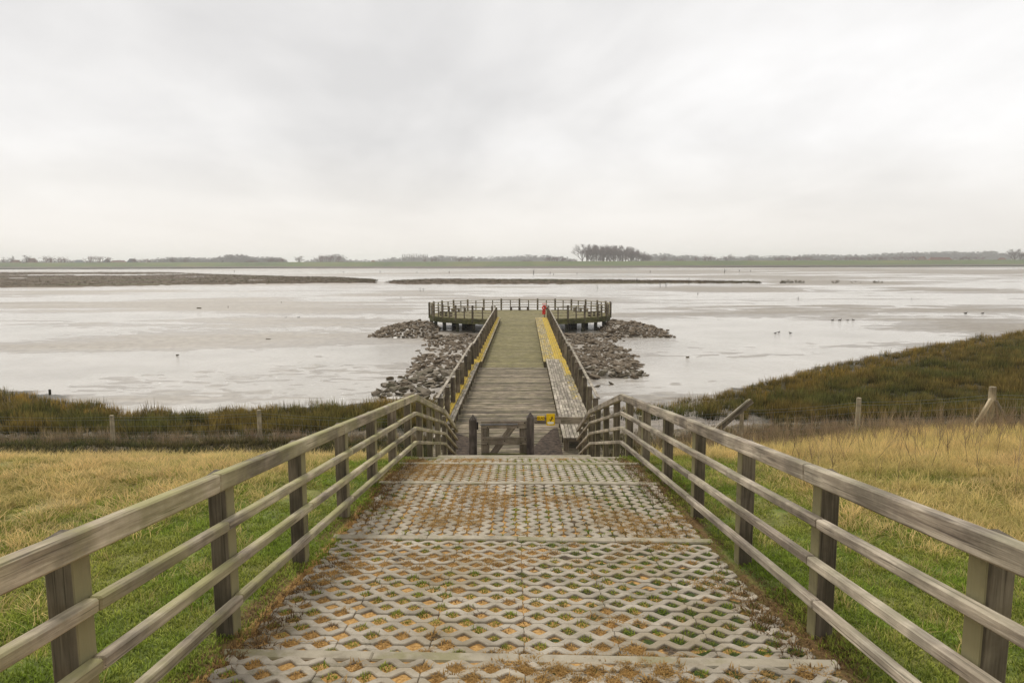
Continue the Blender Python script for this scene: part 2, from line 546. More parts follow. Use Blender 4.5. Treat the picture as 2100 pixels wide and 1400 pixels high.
def stone_mat():
    t = NT('riprap_stone')
    p = t.pos(); r = t.rand()
    n = t.noise(p, 4.5, 5, 0.6); n2 = t.noise(p, 1.3, 4, 0.6)
    c = t.ramp(n, [(0.3, (0.045, 0.037, 0.024)), (0.5, (0.13, 0.107, 0.072)), (0.72, (0.24, 0.20, 0.14))])
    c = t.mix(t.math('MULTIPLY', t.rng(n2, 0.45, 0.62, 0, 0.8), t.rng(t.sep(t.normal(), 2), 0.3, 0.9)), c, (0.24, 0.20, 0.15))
    c = t.mix(t.rng(r, 0.0, 0.35, 0.5, 0), c, (0.09, 0.085, 0.045))
    c = t.mix(t.rng(r, 0.6, 1.0, 0, 0.5), c, (0.15, 0.105, 0.065))
    t.color(c); t.b.inputs['Roughness'].default_value = 0.85
    t.b.inputs['Specular IOR Level'].default_value = 0.25
    t.bump(n, 0.6, 0.03)
    return t.m


def marsh_mat():
    t = NT('salt_marsh_ground')
    p = t.pos()
    n = t.noise(t.vmap(p, (0.5, 1, 1)), 0.05, 6, 0.65); n2 = t.noise(p, 0.5, 6, 0.7); n3 = t.noise(t.vmap(p, (0.3, 1, 1)), 0.035, 3, 0.6)
    c = t.ramp(n2, [(0.3, (0.03, 0.02, 0.01)), (0.5, (0.09, 0.058, 0.028)), (0.7, (0.15, 0.10, 0.05))])
    g = t.ramp(n2, [(0.3, (0.03, 0.03, 0.01)), (0.7, (0.13, 0.12, 0.035))])
    c = t.mix(t.rng(n3, 0.5, 0.65, 0, 0.8), c, g)
    t.color(c)
    t.bump(n2, 1.0, 0.4)
    return t.m


def dyke_mat():
    t = NT('dyke_turf')
    p = t.pos(); z = t.sep(p, 2)
    n = t.noise(t.vmap(p, (0.4, 1, 1)), 0.03, 5, 0.6); n2 = t.noise(p, 0.3, 5, 0.7)
    g = t.ramp(n, [(0.3, (0.035, 0.065, 0.012)), (0.5, (0.07, 0.11, 0.02)), (0.7, (0.14, 0.14, 0.04))])
    g = t.mix(t.rng(n2, 0.4, 0.7, 0, 0.6), g, (0.12, 0.11, 0.045))
    b = t.ramp(n2, [(0.3, (0.05, 0.035, 0.028)), (0.7, (0.13, 0.10, 0.085))])
    c = t.mix(t.rng(t.math('MULTIPLY_ADD', n2, 1.0, z), 2.0, 3.2), b, g)
    t.color(c)
    return t.m


def blade_mat(name, base, tip, tip2, h, rough=0.7, pn=0.5, bvar=0.35, outer=None):
    """leaf blades: colour runs from base to tip, differing from clump to clump and place to place"""
    t = NT(name)
    r = t.rand(); p = t.pos()
    n = t.noise(p, pn, 4, 0.6)
    tc = t.mix(t.rng(n, 0.38, 0.62), tip, tip2)
    if outer is not None:      # stands of another age farther from the railings
        ax = t.math('ABSOLUTE', t.sep(p, 0))
        tc = t.mix(t.math('MULTIPLY', t.rng(t.math('MULTIPLY_ADD', n, 3.0, ax), outer[0], outer[1]), 1.0), tc, outer[2])
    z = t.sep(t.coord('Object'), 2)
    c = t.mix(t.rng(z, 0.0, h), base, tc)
    k = t.rng(r, 0, 1, 1 - bvar, 1 + bvar, False)
    cb = t.n.new('ShaderNodeCombineXYZ')
    for i in range(3): t.link(k, cb.inputs[i])
    t.color(t.mix(1.0, c, cb.outputs[0], 'MULTIPLY'))
    t.b.inputs['Roughness'].default_value = rough
    t.b.inputs['Specular IOR Level'].default_value = 0.15
    tr = t.n.new('ShaderNodeBsdfTranslucent'); ms = t.n.new('ShaderNodeMixShader'); ms.inputs[0].default_value = 0.38
    t.l.new(t.b.inputs['Base Color'].links[0].from_socket, tr.inputs['Color'])
    t.l.new(t.b.outputs[0], ms.inputs[1]); t.l.new(tr.outputs[0], ms.inputs[2])
    t.l.new(ms.outputs[0], t.n['Material Output'].inputs['Surface'])
    return t.m


# ------------------------------------------------------------------ terrain
PF = [-10, 0, 3.89, 6.48, 8.80, 10.35, 11.60, 12.30, 17.0, 20.5, 24, 28, 34]
PD = [0.75, 1.90, 2.40, 2.73, 2.935, 3.14, 3.42, 3.62, 5.05, 6.12, 6.62, 7.05, 7.60]
QF = [-10, 0, 3.89, 6.48, 8.80, 10.35, 12.0, 15.0, 19.0, 22.0, 26.0, 31, 36]
QD = [0.75, 1.90, 2.40, 2.73, 2.95, 3.10, 3.35, 3.97, 4.90, 5.65, 6.45, 7.12, 7.45]
SX = [-90, -60, -30, -25, -19, -12.6, -8, -4, 0, 4, 10.8, 22.6, 36, 53, 80, 120]
SY = [50, 44, 40.0, 37.2, 33.8, 34.6, 36.2, 36.5, 35, 34, 37.8, 49, 60, 72, 92, 120]
KANG = lambda y: np.interp(y, [3, 7, 9, 11.5], [R(1.86), R(1.86), R(0.9), 0.0])
KERBS = [3.89, 6.48, 8.80, 10.35, 11.64]


def shore(x): return np.interp(x, SX, SY)


def path_plane(x, y):
    yy = y + x * np.tan(KANG(y))
    return CAM_H - np.interp(yy, PF, PD)


def terrain(x, y):
    x = np.asarray(x, float); y = np.asarray(y, float)
    yy = y + np.clip(x, -3, 3) * np.tan(KANG(y))
    w = sstep(4, 12, x)
    d = np.interp(yy, PF, PD) * (1 - w) + np.interp(yy, QF, QD) * w
    s = shore(x)
    t = np.clip((y - 28) / np.maximum(s - 28, 3), 0, 1)
    dm = (7.05 + 0.6 * t) * (1 - 0 * w)
    d = np.where(y > 28, np.minimum(np.maximum(d, dm), dm + 0.05), d)
    beyond = np.clip(y - s, 0, 30)
    d = d + 0.10 * beyond
    z = CAM_H - d
    inside = (np.abs(x - 0.05) < 1.84) & (y < 11.7)
    rough = (fbm(x * 0.7, y * 0.7, 4, 3) - 0.5) * 0.16 * sstep(2.0, 3.2, np.abs(x)) + (fbm(x * 2.6, y * 2.6, 3, 5) - 0.5) * 0.10 * sstep(1.9, 2.4, np.abs(x))
    rough = rough * (1 + 1.2 * sstep(22, 26, y))
    ridge = 0.22 * np.exp(-((y - 22.2 - 0.8 * vnoise(x * 0.3, x * 0, 9)) / 0.8) ** 2) * sstep(-3.5, -5, x)
    z = z + rough + ridge
    stair = (np.abs(x) < 2.4) & (y > 11.7) & (y < 22)
    z = np.where(stair, z - 0.35, z)
    z = np.where((np.abs(x) < 3.3) & (y > 18.6) & (y < 23), np.minimum(z, CAM_H - 6.3), z)
    z = np.where(inside, z - 0.018 + 0.028 * (yy < 3.84), z)
    return z


def tz(x, y): return float(terrain(np.array([x]), np.array([y]))[0])


def ground_hit(px, py, y0=4.0, y1=60.0):
    d = ray(px, py)
    y = y0
    while y < y1:
        p = Vector((0, 0, CAM_H)) + d * (y / d.y)
        if p.z <= tz(p.x, p.y): return p
        y += 0.05
    return P(px, py)


M_ground = ground_mat(); M_mud = mud_mat(); M_water = water_mat(); M_stone = stone_mat(); M_marsh = marsh_mat(); M_dyke = dyke_mat()

xs = np.concatenate([np.linspace(-130, -40, 30)[:-1], np.linspace(-40, -12, 80)[:-1], np.linspace(-12, 12, 300)[:-1], np.linspace(12, 45, 95)[:-1], np.linspace(45, 150, 40)])
xs = np.sort(np.concatenate([xs, [-1.79, -1.788, 1.888, 1.891]]))
ys = np.concatenate([np.linspace(-10, 1.5, 24)[:-1], np.linspace(1.5, 13, 150)[:-1], np.linspace(13, 45, 130)[:-1], np.linspace(45, 135, 80)])
tag(add_mesh('ground', grid_mesh('ground', xs, ys, terrain, M_ground)), 'grassy sea wall sloping down to the marsh and the mudflat', kind='structure')


def mud_h(x, y):
    r = 1 + y / 90.0
    a = fbm(x * 0.035, y * 0.07, 4, 21) - 0.5
    b = fbm(x * 0.012 + 4, y * 0.03 + 2, 3, 31) - 0.5
    c = fbm(x * 0.9, y * 0.9, 3, 41) - 0.5
    far = sstep(60, 120, y)
    st_ = fbm(x * 0.02, y * 0.25, 4, 81) - 0.5
    h = a * 0.30 + b * 0.30 + c * 0.05 + st_ * 0.24 * far - 0.012 + 0.012 * far
    # long low ridges and drainage gullies
    g = np.abs(fbm(x * 0.02 + 9, y * 0.05 + 3, 4, 51) - 0.5)
    h = h - 0.10 * (1 - sstep(0.0, 0.03, g)) * far
    bend = np.exp(-((y - 62 - 0.004 * (x + 40) ** 2) / 3.0) ** 2) * sstep(-12, -28, x) * 0.07
    near_bank = bend + np.exp(-(((x + 21) / 5.0) ** 2 + ((y - 37.6) / 0.9) ** 2)) * 0.10
    bank2 = np.exp(-(((x - 9) / 3.5) ** 2 + ((y - 37) / 1.6) ** 2)) * 0.06
    quiet = sstep(30, 37, y) * (1 - sstep(50, 66, y))
    rip = fbm(x * 0.8, y * 2.2, 3, 91) - 0.5
    h = h * (1 - 0.5 * quiet) - 0.018 * quiet + rip * 0.085 * sstep(28, 34, y) * (1 - 0.4 * far) * (0.35 + 1.3 * vnoise(x * .06, y * .12, 92)) + near_bank + bank2
    # bars seen in the photo: (x, y, half length, half depth, height)
    for bx, by, hx, hy, hh in BARS:
        h = h + hh * np.exp(-((x - bx) / hx) ** 2 - ((y - by) / hy) ** 4)
    return h


BARS = []
for (x0, x1, y0, y1, hh) in [(230, 1000, 618, 655, 0.10), (0, 300, 655, 672, 0.05), (1300, 1800, 620, 650, 0.09), (1250, 1700, 588, 596, 0.12),
                             (1270, 1880, 612, 619, 0.10), (420, 880, 547, 551, 0.2), (880, 1480, 553, 560, 0.22), (1480, 1850, 576, 583, 0.10),
                             (1650, 2100, 592, 600, 0.10), (0, 340, 596, 603, 0.08), (1540, 1900, 548, 556, 0.2), (1400, 2100, 565, 571, 0.08)]:
    a_, b_ = P(x0, y0 if y0 > 545 else 545), P(x1, y1)
    c_ = P((x0 + x1) / 2, (y0 + y1) / 2)
    BARS.append((c_.x, c_.y, abs(P(x1, (y0 + y1) / 2).x - P(x0, (y0 + y1) / 2).x) / 2, max(2.0, abs(P(1050, y0).y - P(1050, y1).y) / 2), hh * 0.95))

rows = 25 * (900 / 25) ** np.linspace(0, 1, 620)
us = np.linspace(-1.2, 1.2, 480)
Y = np.repeat(rows[:, None], len(us), 1); X = Y * us[None, :]
Z = mud_h(X, Y)
V = np.stack([X, Y, Z], -1).reshape(-1, 3)
i = np.arange(len(rows) - 1)[:, None] * len(us) + np.arange(len(us) - 1)[None, :]
Q = np.stack([i, i + 1, i + len(us) + 1, i + len(us)], -1).reshape(-1, 4)
tag(add_mesh('mudflat', quads_mesh('mudflat', V, Q, M_mud)), 'wide wet mudflat with low bars and gullies at low tide', kind='structure')
tag(add_mesh('water', mesh('water', [(-2600, 24, 0), (2600, 24, 0), (2600, 1100, 0), (-2600, 1100, 0)], [(0, 1, 2, 3)], M_water)),
    'shallow silty water lying in sheets over the mudflat', kind='structure')
M_land = flat('polder_grass', (0.07, 0.085, 0.03), 0.95)
tag(add_mesh('land', mesh('land', [(-9000, -900, -1.2), (9000, -900, -1.2), (9000, 9000, -1.2), (-9000, 9000, -1.2)], [(0, 1, 2, 3)], M_land)),
    'flat low land reaching the horizon', kind='structure')


# ---- instancing of clumps for what nobody could count
def tuft(name, n, h0, h1, spread, w, lean, mat, curl=0.5, seed=0, segs=2, flat_=0.0):
    rr = random.Random(seed)
    V, F = [], []
    for k in range(n):
        a = rr.uniform(0, 6.283); d = spread * math.sqrt(rr.random())
        bx, by = d * math.cos(a), d * math.sin(a)
        h = rr.uniform(h0, h1); ln = rr.uniform(0, lean) + flat_
        la = a + rr.uniform(-1.2, 1.2)
        wx, wy = -math.sin(la + rr.uniform(-.6, .6)) * w / 2, math.cos(la) * w / 2
        base = len(V)
        for s in range(segs + 1):
            f = s / segs
            off = h * ln * (f ** (1 + curl))
            zz = h * f * (1 - 0.35 * ln * f)
            cx, cy = bx + math.cos(la) * off, by + math.sin(la) * off
            if s < segs:
                ww = 1 - 0.35 * f
                V += [(cx - wx * ww, cy - wy * ww, zz), (cx + wx * ww, cy + wy * ww, zz)]
            else:
                V.append((cx, cy, zz))
        for s in range(segs - 1):
            q = base + 2 * s
            F.append((q, q + 1, q + 3, q + 2))
        q = base + 2 * (segs - 1)
        F.append((q, q + 1, q + 2))
    return bpy.data.objects.new(name, mesh(name, V, F, mat))


def scatter(name, protos, pts, scl, label, tilt=0.12, zs=None):
    """one stuff object: a clump set down at each point"""
    n = len(pts)
    coll = bpy.data.collections.new(name + '_clumps')
    for o in protos: coll.objects.link(o)
    me = bpy.data.meshes.new(name)
    me.vertices.add(n); me.vertices.foreach_set('co', np.asarray(pts, np.float32).ravel())
    a = me.attributes.new('scl', 'FLOAT_VECTOR', 'POINT')
    s = np.repeat(np.asarray(scl, np.float32)[:, None], 3, 1)
    if zs is not None: s[:, 2] *= zs
    a.data.foreach_set('vector', s.ravel())
    rot = np.stack([rng.normal(0, tilt, n), rng.normal(0, tilt, n), rng.uniform(0, 6.283, n)], 1).astype(np.float32)
    a = me.attributes.new('rot', 'FLOAT_VECTOR', 'POINT'); a.data.foreach_set('vector', rot.ravel())
    a = me.attributes.new('idx', 'INT', 'POINT'); a.data.foreach_set('value', rng.integers(0, len(protos), n).astype(np.int32))
    ng = bpy.data.node_groups.new(name, 'GeometryNodeTree')
    ng.interface.new_socket('Geometry', in_out='INPUT', socket_type='NodeSocketGeometry')
    ng.interface.new_socket('Geometry', in_out='OUTPUT', socket_type='NodeSocketGeometry')
    N, L = ng.nodes, ng.links
    gi, go = N.new('NodeGroupInput'), N.new('NodeGroupOutput')
    m2p = N.new('GeometryNodeMeshToPoints')
    iop = N.new('GeometryNodeInstanceOnPoints')
    ci = N.new('GeometryNodeCollectionInfo')
    ci.inputs['Collection'].default_value = coll
    ci.inputs['Separate Children'].default_value = True
    ci.inputs['Reset Children'].default_value = True
    iop.inputs['Pick Instance'].default_value = True
    def attr(nm, ty):
        x = N.new('GeometryNodeInputNamedAttribute'); x.data_type = ty; x.inputs['Name'].default_value = nm
        return x.outputs['Attribute']
    L.new(gi.outputs[0], m2p.inputs['Mesh']); L.new(m2p.outputs[0], iop.inputs['Points'])
    L.new(ci.outputs[0], iop.inputs['Instance'])
    L.new(attr('idx', 'INT'), iop.inputs['Instance Index'])
    e2r = N.new('FunctionNodeEulerToRotation'); L.new(attr('rot', 'FLOAT_VECTOR'), e2r.inputs[0])
    L.new(e2r.outputs[0], iop.inputs['Rotation'])
    L.new(attr('scl', 'FLOAT_VECTOR'), iop.inputs['Scale'])
    L.new(iop.outputs[0], go.inputs[0])
    o = bpy.data.objects.new(name, me)
    COL.objects.link(o)
    md = o.modifiers.new('clumps', 'NODES'); md.node_group = ng
    return tag(o, label, None, None, 'stuff')


def pick(n, x0, x1, y0, y1, prob):
    x = rng.uniform(x0, x1, n); y = rng.uniform(y0, y1, n)
    k = rng.random(n) < prob(x, y)
    x, y = x[k], y[k]
    return np.stack([x, y, terrain(x, y)], 1)


def in_view(x, y, m=1.5):
    return (x > -0.79 * y - m) & (x < 0.79 * y + m)


# ------------------------------------------------------------------ paved ramp
ramp = tag(bpy.data.objects.new('paved_path', None), 'stepped ramp of wavy concrete grid paving with grassy gaps', kind='structure')
put(ramp, None, Matrix.Translation((0.05, 6.5, path_plane(0.05, 6.5))))
PITCH_B = 0.1233


def bar_mesh(phase, p=PITCH_B, L=0.6, T=0.07, gap=0.004, hw=0.071, dp=0.068):
    prof = [(-hw, 0), (-hw * 0.85, dp * 0.08), (-hw * 0.2, dp * 0.84), (0, dp), (hw * 0.2, dp * 0.84), (hw * 0.85, dp * 0.08), (hw, 0)]

    def edge(ph):
        pts = []
        for k in range(-1, 5):
            c = k * 0.2 + ph
            for dx, dy in prof: pts.append((c + dx, dy))
        res = []
        xs_ = sorted(set([gap / 2, L - gap / 2] + [q[0] for q in pts if gap / 2 < q[0] < L - gap / 2]))
        X_ = [q[0] for q in pts]; Y_ = [q[1] for q in pts]
        return [(x, float(np.interp(x, X_, Y_))) for x in xs_]
    lo = [(x, gap / 2 + y) for x, y in edge(phase)]
    hi = [(x, p - gap / 2 - y) for x, y in edge((phase + 0.1) % 0.2)]
    ring = lo + hi[::-1]
    n = len(ring)
    V = [(x, y, 0) for x, y in ring] + [(x, y, -T) for x, y in ring]
    # worn upper edge
    cx = []
    for i_ in range(n):
        a, b, c = Vector(ring[i_ - 1]), Vector(ring[i_]), Vector(ring[(i_ + 1) % n])
        t1 = (b - a).normalized(); t2 = (c - b).normalized()
        nn = Vector((-(t1.y + t2.y), t1.x + t2.x)); nn = nn.normalized() if nn.length > 1e-6 else Vector((0, 0))
        cx.append((b.x + nn.x * 0.005, b.y + nn.y * 0.005, 0))
    V = [(v[0], v[1], -0.005) for v in V[:n]] + V[n:] + cx
    F = [list(range(2 * n, 3 * n))]
    for i_ in range(n):
        j = (i_ + 1) % n
        F.append((i_, j, 2 * n + j, 2 * n + i_)); F.append((i_ + n, j + n, j, i_))
    return mesh('paving_bar', V, F, M_conc)


BM = [bar_mesh(0.0), bar_mesh(0.1), bar_mesh(0.0, gap=0.014, hw=0.062, dp=0.050), bar_mesh(0.1, gap=0.014, hw=0.062, dp=0.050)]
for m in BM: m.update()
bar_count = 0
rest_V, rest_F = [], []


def place_bar(var, M, sep_ok):
    global bar_count
    if sep_ok and bar_count < 300:
        o = bpy.data.objects.new('paving_bar', BM[var]); put(o, ramp, M); bar_count += 1
    else:
        b = len(rest_V)
        rest_V.extend([tuple(M @ v.co) for v in BM[var].vertices])
        rest_F.extend([[b + q for q in p.vertices] for p in BM[var].polygons])


def plane_frame(x, y, ang):
    """frame lying in the local paving plane: X along the step edge, Y up the slope away from the camera"""
    e = 0.05
    u = Vector((math.cos(ang), -math.sin(ang), 0)); w = Vector((math.sin(ang), math.cos(ang), 0))
    p = Vector((x, y, float(path_plane(x, y))))
    q = p + w * e
    q.z = float(path_plane(q.x, q.y))
    w3 = (q - p).normalized()
    u3 = u
    n3 = u3.cross(w3).normalized()
    return p, u3, w3, n3


def jitterM(M):
    return M @ Matrix.Translation((rnd.uniform(-.003, .003), rnd.uniform(-.002, .002), rnd.uniform(-.008, .003))) @ Euler((R(rnd.uniform(-1.6, 1.6)), R(rnd.uniform(-.5, .5)), R(rnd.uniform(-.6, .6)))).to_matrix().to_4x4()


W0 = -1.75
# rows running across (near tiers)
for (f0, nrow, back) in ((3.89, 11, True), (3.89 + 0.06, 20, False)):
    for r_ in range(nrow):
        yy = f0 - 0.06 - (r_ + 1) * PITCH_B if back else f0 + r_ * PITCH_B
        ang = float(KANG(yy))
        for t_ in range(6):
            x = W0 + t_ * 0.6
            y = yy - (x - 0.05) * math.tan(ang)
            p, u, w, n = plane_frame(x, y, ang)
            M = Matrix((u, w, n)).transposed().to_4x4(); M.translation = p
            if back: M.translation = M.translation + n * 0.03
            place_bar(r_ % 2, jitterM(M), True)
# columns running away (upper tiers)
for k, (f0, f1) in enumerate(((6.48, 8.80), (8.80, 10.35), (10.35, 11.60))):
    ncol = 29; cw = 3.6 / ncol
    n_len = int(round((f1 - f0 - 0.12) / 0.6 + 0.15))
    ln = (f1 - f0 - 0.12) / max(1, n_len)
    for c_ in range(ncol):
        for j_ in range(n_len):
            ym = f0 + 0.06 + j_ * ln
            ang = float(KANG(ym))
            x = W0 + (c_ + 1) * cw
            y = ym - (x - 0.05) * math.tan(ang)
            p, u, w, n = plane_frame(x, y, ang)
            M = Matrix((w * (ln / 0.6), -u * (cw / PITCH_B), n)).transposed().to_4x4(); M.translation = p
            place_bar(2 + c_ % 2, jitterM(M), k == 0 or bar_count < 0)
rest = mesh('paving_bars', rest_V, rest_F, M_conc)
tag(put(bpy.data.objects.new('paving_bars', rest), ramp, Matrix.Identity(4)), 'more distant paving bars of the upper tiers', kind='stuff')
# kerb stones at the edge of each tier
for ki, f in enumerate(KERBS):
    ang = float(KANG(f))
    cuts = [-1.83, -0.88, 0.02, 0.98, 1.93]
    if ki == 4: cuts = [-1.95, -0.9, 0.05, 1.0, 2.0]
    for a, b in zip(cuts[:-1], cuts[1:]):
        pts = []
        for x in (a + 0.001, b - 0.001):
            y = f - (x - 0.05) * math.tan(ang)
            pts.append(Vector((x, y, float(path_plane(x, y)) + 0.012 - 0.11 + rnd.uniform(-.004, .004))))
        beam('kerb_stone', pts[0], pts[1], 0.10, 0.22, M_kerb, ramp, c=0.010)
# the far end: one narrower slab above the stair
beam('kerb_stone', (-1.38, 11.745, path_plane(0, 11.6) - 0.115), (1.33, 11.745, path_plane(0, 11.6) - 0.115), 0.1, 0.24, M_kerb, ramp, c=0.012)

# stair down to the jetty
st = thing('stair', (0.05, 16, 2.5), 'concrete stair hidden below the far end of the paved ramp', 'stair')
nst = 24
for k in range(nst):
    y = 12.15 + k * (19.2 - 12.15) / nst
    z = CAM_H - np.interp(y, [12, 16, 19.2], [3.88, 4.95, 5.98])
    beam('step', (-1.75, y + 0.18, z - 0.09), (1.85, y + 0.18, z - 0.09), 0.36, 0.17, M_kerb, st)


# ------------------------------------------------------------------ ramp railings
def railing(side, mat, label):
    L = -1.80 if side < 0 else 1.90
    t = thing('railing', (L, 8, tz(L, 8)), label, 'railing')
    RF = [-2.5, 4.06, 12.0, 17.0, 20.6]
    RD = [0.39, 1.275, 2.36, 3.74, 5.13]
    zt = lambda y: CAM_H - float(np.interp(y, RF, RD))
    po = [y for y in (-1.75, -0.25, 1.25, 2.75, 4.25, 5.75, 7.25, 8.75, 10.25, 11.75, 13.2, 14.75, 16.25, 17.8, 19.2, 20.4)]
    for k, y in enumerate(po):
        x = L + side * (0.035 + 0.062)
        g = min(tz(x, y), zt(y) - 0.9) - 0.25
        if y > 12.5: g = zt(y) - 1.35
        lean = rnd.uniform(-.006, .006)
        o = beam('post', (x, y, g), (x + lean, y, zt(y) - 0.040), 0.12, 0.12, M_post, t, c=0.005)
    heads = [0.0, 0.318, 0.59, 0.85]
    # joints of the rails, where two lengths butt on a post
    cutsets = [[-2.5, 1.25, 3.95, 6.9, 9.4, 12.0], [-2.5, 2.75, 4.05, 7.25, 10.25, 12.0], [-2.5, 2.75, 5.75, 8.75, 12.0], [-2.5, 1.25, 4.2, 7.25, 10.25, 12.0]]
    if side > 0: cutsets = [[-2.5, 1.3, 4.3, 7.3, 10.1, 12.0], [-2.5, 0.5, 4.1, 5.9, 8.8, 12.0], [-2.5, 1.25, 4.2, 7.2, 10.3, 12.0], [-2.5, 4.1, 7.25, 12.0]]
    for i_, hd in enumerate(heads):
        w, h = (0.072, 0.112) if i_ == 0 else (0.062, 0.062)
        cuts = cutsets[i_] + [17.0, 20.6]
        for a, b in zip(cuts[:-1], cuts[1:]):
            za, zb = zt(a) - hd - h / 2, zt(b) - hd - h / 2
            yj = rnd.uniform(-0.004, 0.004)
            m = mat
            beam('rail', (L + yj, a + 0.003, za), (L + yj, b - 0.003, zb), w, h, m, t, c=0.009)
    return t


railing(-1, M_rail, 'greenish weathered wooden railing on the left of the paved ramp')
railing(1, M_rail_grey, 'grey weathered wooden railing on the right of the paved ramp')

# ------------------------------------------------------------------ jetty
DJ = Vector((0.0131, 1.0, 0)).normalized()
UJ = Vector((DJ.y, -DJ.x, 0))


def J(l, f, z): return DJ * f + UJ * l + Vector((0, 0, z))


ZN, ZFAR = CAM_H - 6.0, CAM_H - 6.15
F0, FS, FE = 19.5, 38.0, 72.6
LL, LR = -2.98, 2.50
jet = thing('jetty', J(-0.2, 40, ZN), 'long wooden jetty deck leading out to the round platform', 'jetty')
pitch = 0.24
k = F0
while k < FS:
    w = pitch * rnd.uniform(0.93, 1.0)
    beam('plank', J(LL, k, ZN - 0.025 + rnd.uniform(-.009, .007)), J(LR, k, ZN - 0.025 + rnd.uniform(-.009, .007)), w - 0.016, 0.045, M_deck, jet, c=0.01)
    k += pitch
beam('deck_edge', J(LL, FS + 0.02, ZN - 0.06), J(LR, FS + 0.02, ZN - 0.06), 0.12, 0.15, M_bench, jet)
k = FS + 0.2; pitch = 0.16
while k < FE + 0.5:
    beam('plank', J(LL, k, ZFAR - 0.025 + rnd.uniform(-.004, .004)), J(LR, k, ZFAR - 0.025 + rnd.uniform(-.004, .004)), pitch - 0.012, 0.045, M_deckg, jet, c=0.006)
    k += pitch
for l in (LL + 0.12, -0.25, LR - 0.12):
    beam('girder', J(l, F0, ZN - 0.18), J(l, FS, ZN - 0.18), 0.12, 0.24, M_pile, jet)
    beam('girder', J(l, FS, ZFAR - 0.18), J(l, FE, ZFAR - 0.18), 0.12, 0.24, M_pile, jet)
for f in np.arange(22.5, 69, 4.0):
    for l in (LL + 0.2, LR - 0.2):
        beam('pile', J(l, f, -0.8), J(l, f, ZFAR - 0.06), 0.26, 0.26, M_pile, jet)

for side, nm in ((-1, 'left'), (1, 'right')):
    for (a, b, zd, sec) in ((22.6, FS + 0.3, ZN, 'near'), (FS + 0.9, 69.6, ZFAR, 'far')):
        t = thing('jetty_railing', J(LL if side < 0 else LR, (a + b) / 2, zd),
                  f'wooden railing with broad posts along the {nm} side of the {sec} half of the jetty', 'railing')
        lp = (-2.84 if side < 0 else 2.38); lr = (-2.955 if side < 0 else 2.50)
        f = 24.65 - 2.03 if sec == 'near' else FS + 1.0
        top = zd + 1.44
        while f < b:
            beam('post', J(lp, f, zd - 0.3), J(lp + rnd.uniform(-.01, .01), f, top - 0.01 + rnd.uniform(-.015, .015)), 0.09, 0.19, M_post, t, up=(1, 0, 0))
            f += 2.03 if sec == 'near' else 1.9
        for hd, hh in ((0.03, 0.05), (0.42, 0.12), (0.85, 0.12)):
            beam('rail', J(lr, a, top - hd), J(lr, b, top - hd), 0.055 if hd > .1 else 0.10, hh, M_bench if hd < .1 else M_rail, t)


def bench(side, a, b, zd, l_in, l_out, nsl, mats, label, step, name='bench'):
    t = thing(name, J((l_in + l_out) / 2, (a + b) / 2, zd), label, 'bench')
    zt = zd + 0.42
    edges = list(np.arange(a, b - 0.5, step)) + [b]
    w = (l_out - l_in) / nsl
    for e0, e1 in zip(edges[:-1], edges[1:]):
        dz = rnd.uniform(-.008, .008)
        for s in range(nsl):
            l = l_in + (s + 0.5) * w
            m = mats(s / max(1, nsl - 1), (e0 + e1) / 2)
            beam('slat', J(l, e0 + 0.008, zt - 0.02 + dz + rnd.uniform(-.003, .003)), J(l, e1 - 0.008, zt - 0.02 + dz + rnd.uniform(-.003, .003)), abs(w) - 0.014, 0.045, m, t, c=0.006)
    f = a + 0.04
    while f < b:
        beam('leg', J(l_in + side * 0.10, f, zd - 0.02), J(l_in + side * 0.10, f, zt - 0.045), 0.10, 0.16, M_post, t, up=(1, 0, 0))
        beam('bearer', J(l_in + side * 0.04, f, zt - 0.09), J(l_out - side * 0.03, f, zt - 0.09), 0.06, 0.08, M_post, t)
        f += 1.015
    return t


bench(-1, 21.3, FS + 0.75, ZN, -2.49, -2.93, 4, lambda s, f: M_bench_y if (s > 0.6 and f > 23.5) or f > 36.8 else (M_bench_l if s > 0.3 and f > 28 else M_bench),
      'narrow slatted bench on the left of the near jetty, yellow lichen along its outer slat', 2.03)
bench(1, 21.2, FS + 0.75, ZN, 1.23, 2.34, 9, lambda s, f: M_bench_y if (s > 0.85 and f > 33) else (M_bench_l if s > 0.7 and f > 27 else M_bench),
      'wide grey slatted bench on the right of the near jetty', 2.03)
bench(-1, FS + 0.8, 69.8, ZFAR, -2.42, -2.93, 4, lambda s, f: M_bench_y if s > 0.2 else M_bench_l,
      'slatted bench bright with yellow lichen on the left of the far jetty', 3.8)
bench(1, FS + 0.8, 69.8, ZFAR, 1.10, 2.34, 9, lambda s, f: M_bench_y if s > 0.6 else M_bench_m,
      'wide slatted bench mottled grey and yellow on the right of the far jetty', 3.8)

# dark netting mats behind the gate
M_mat = flat('dark_mat_fibre', (0.060, 0.043, 0.030), 0.95, 0, 0.6)
def mat_obj(pts, label):
    V = [J(l, f, ZN + 0.012) for l, f in pts] + [J(l, f, ZN - 0.02) for l, f in pts]
    n = len(pts)
    F = [list(range(n)), list(range(2 * n - 1, n - 1, -1))] + [(i_, i_ + n, (i_ + 1) % n + n, (i_ + 1) % n) for i_ in range(n)]
    o = add_mesh('mat', mesh('mat', V, F, M_mat)); tag(o, label, 'mat')
mat_obj([(-2.4, 19.7), (-1.62, 19.7), (-1.62, 21.9), (-1.9, 22.8), (-2.4, 23.4)], 'dark brown netting mat left of the gate')
mat_obj([(0.25, 19.7), (1.2, 19.7), (1.2, 24.2), (1.0, 24.0), (0.55, 22.6), (0.25, 21.3)], 'dark brown netting mat between the gate and the right bench')

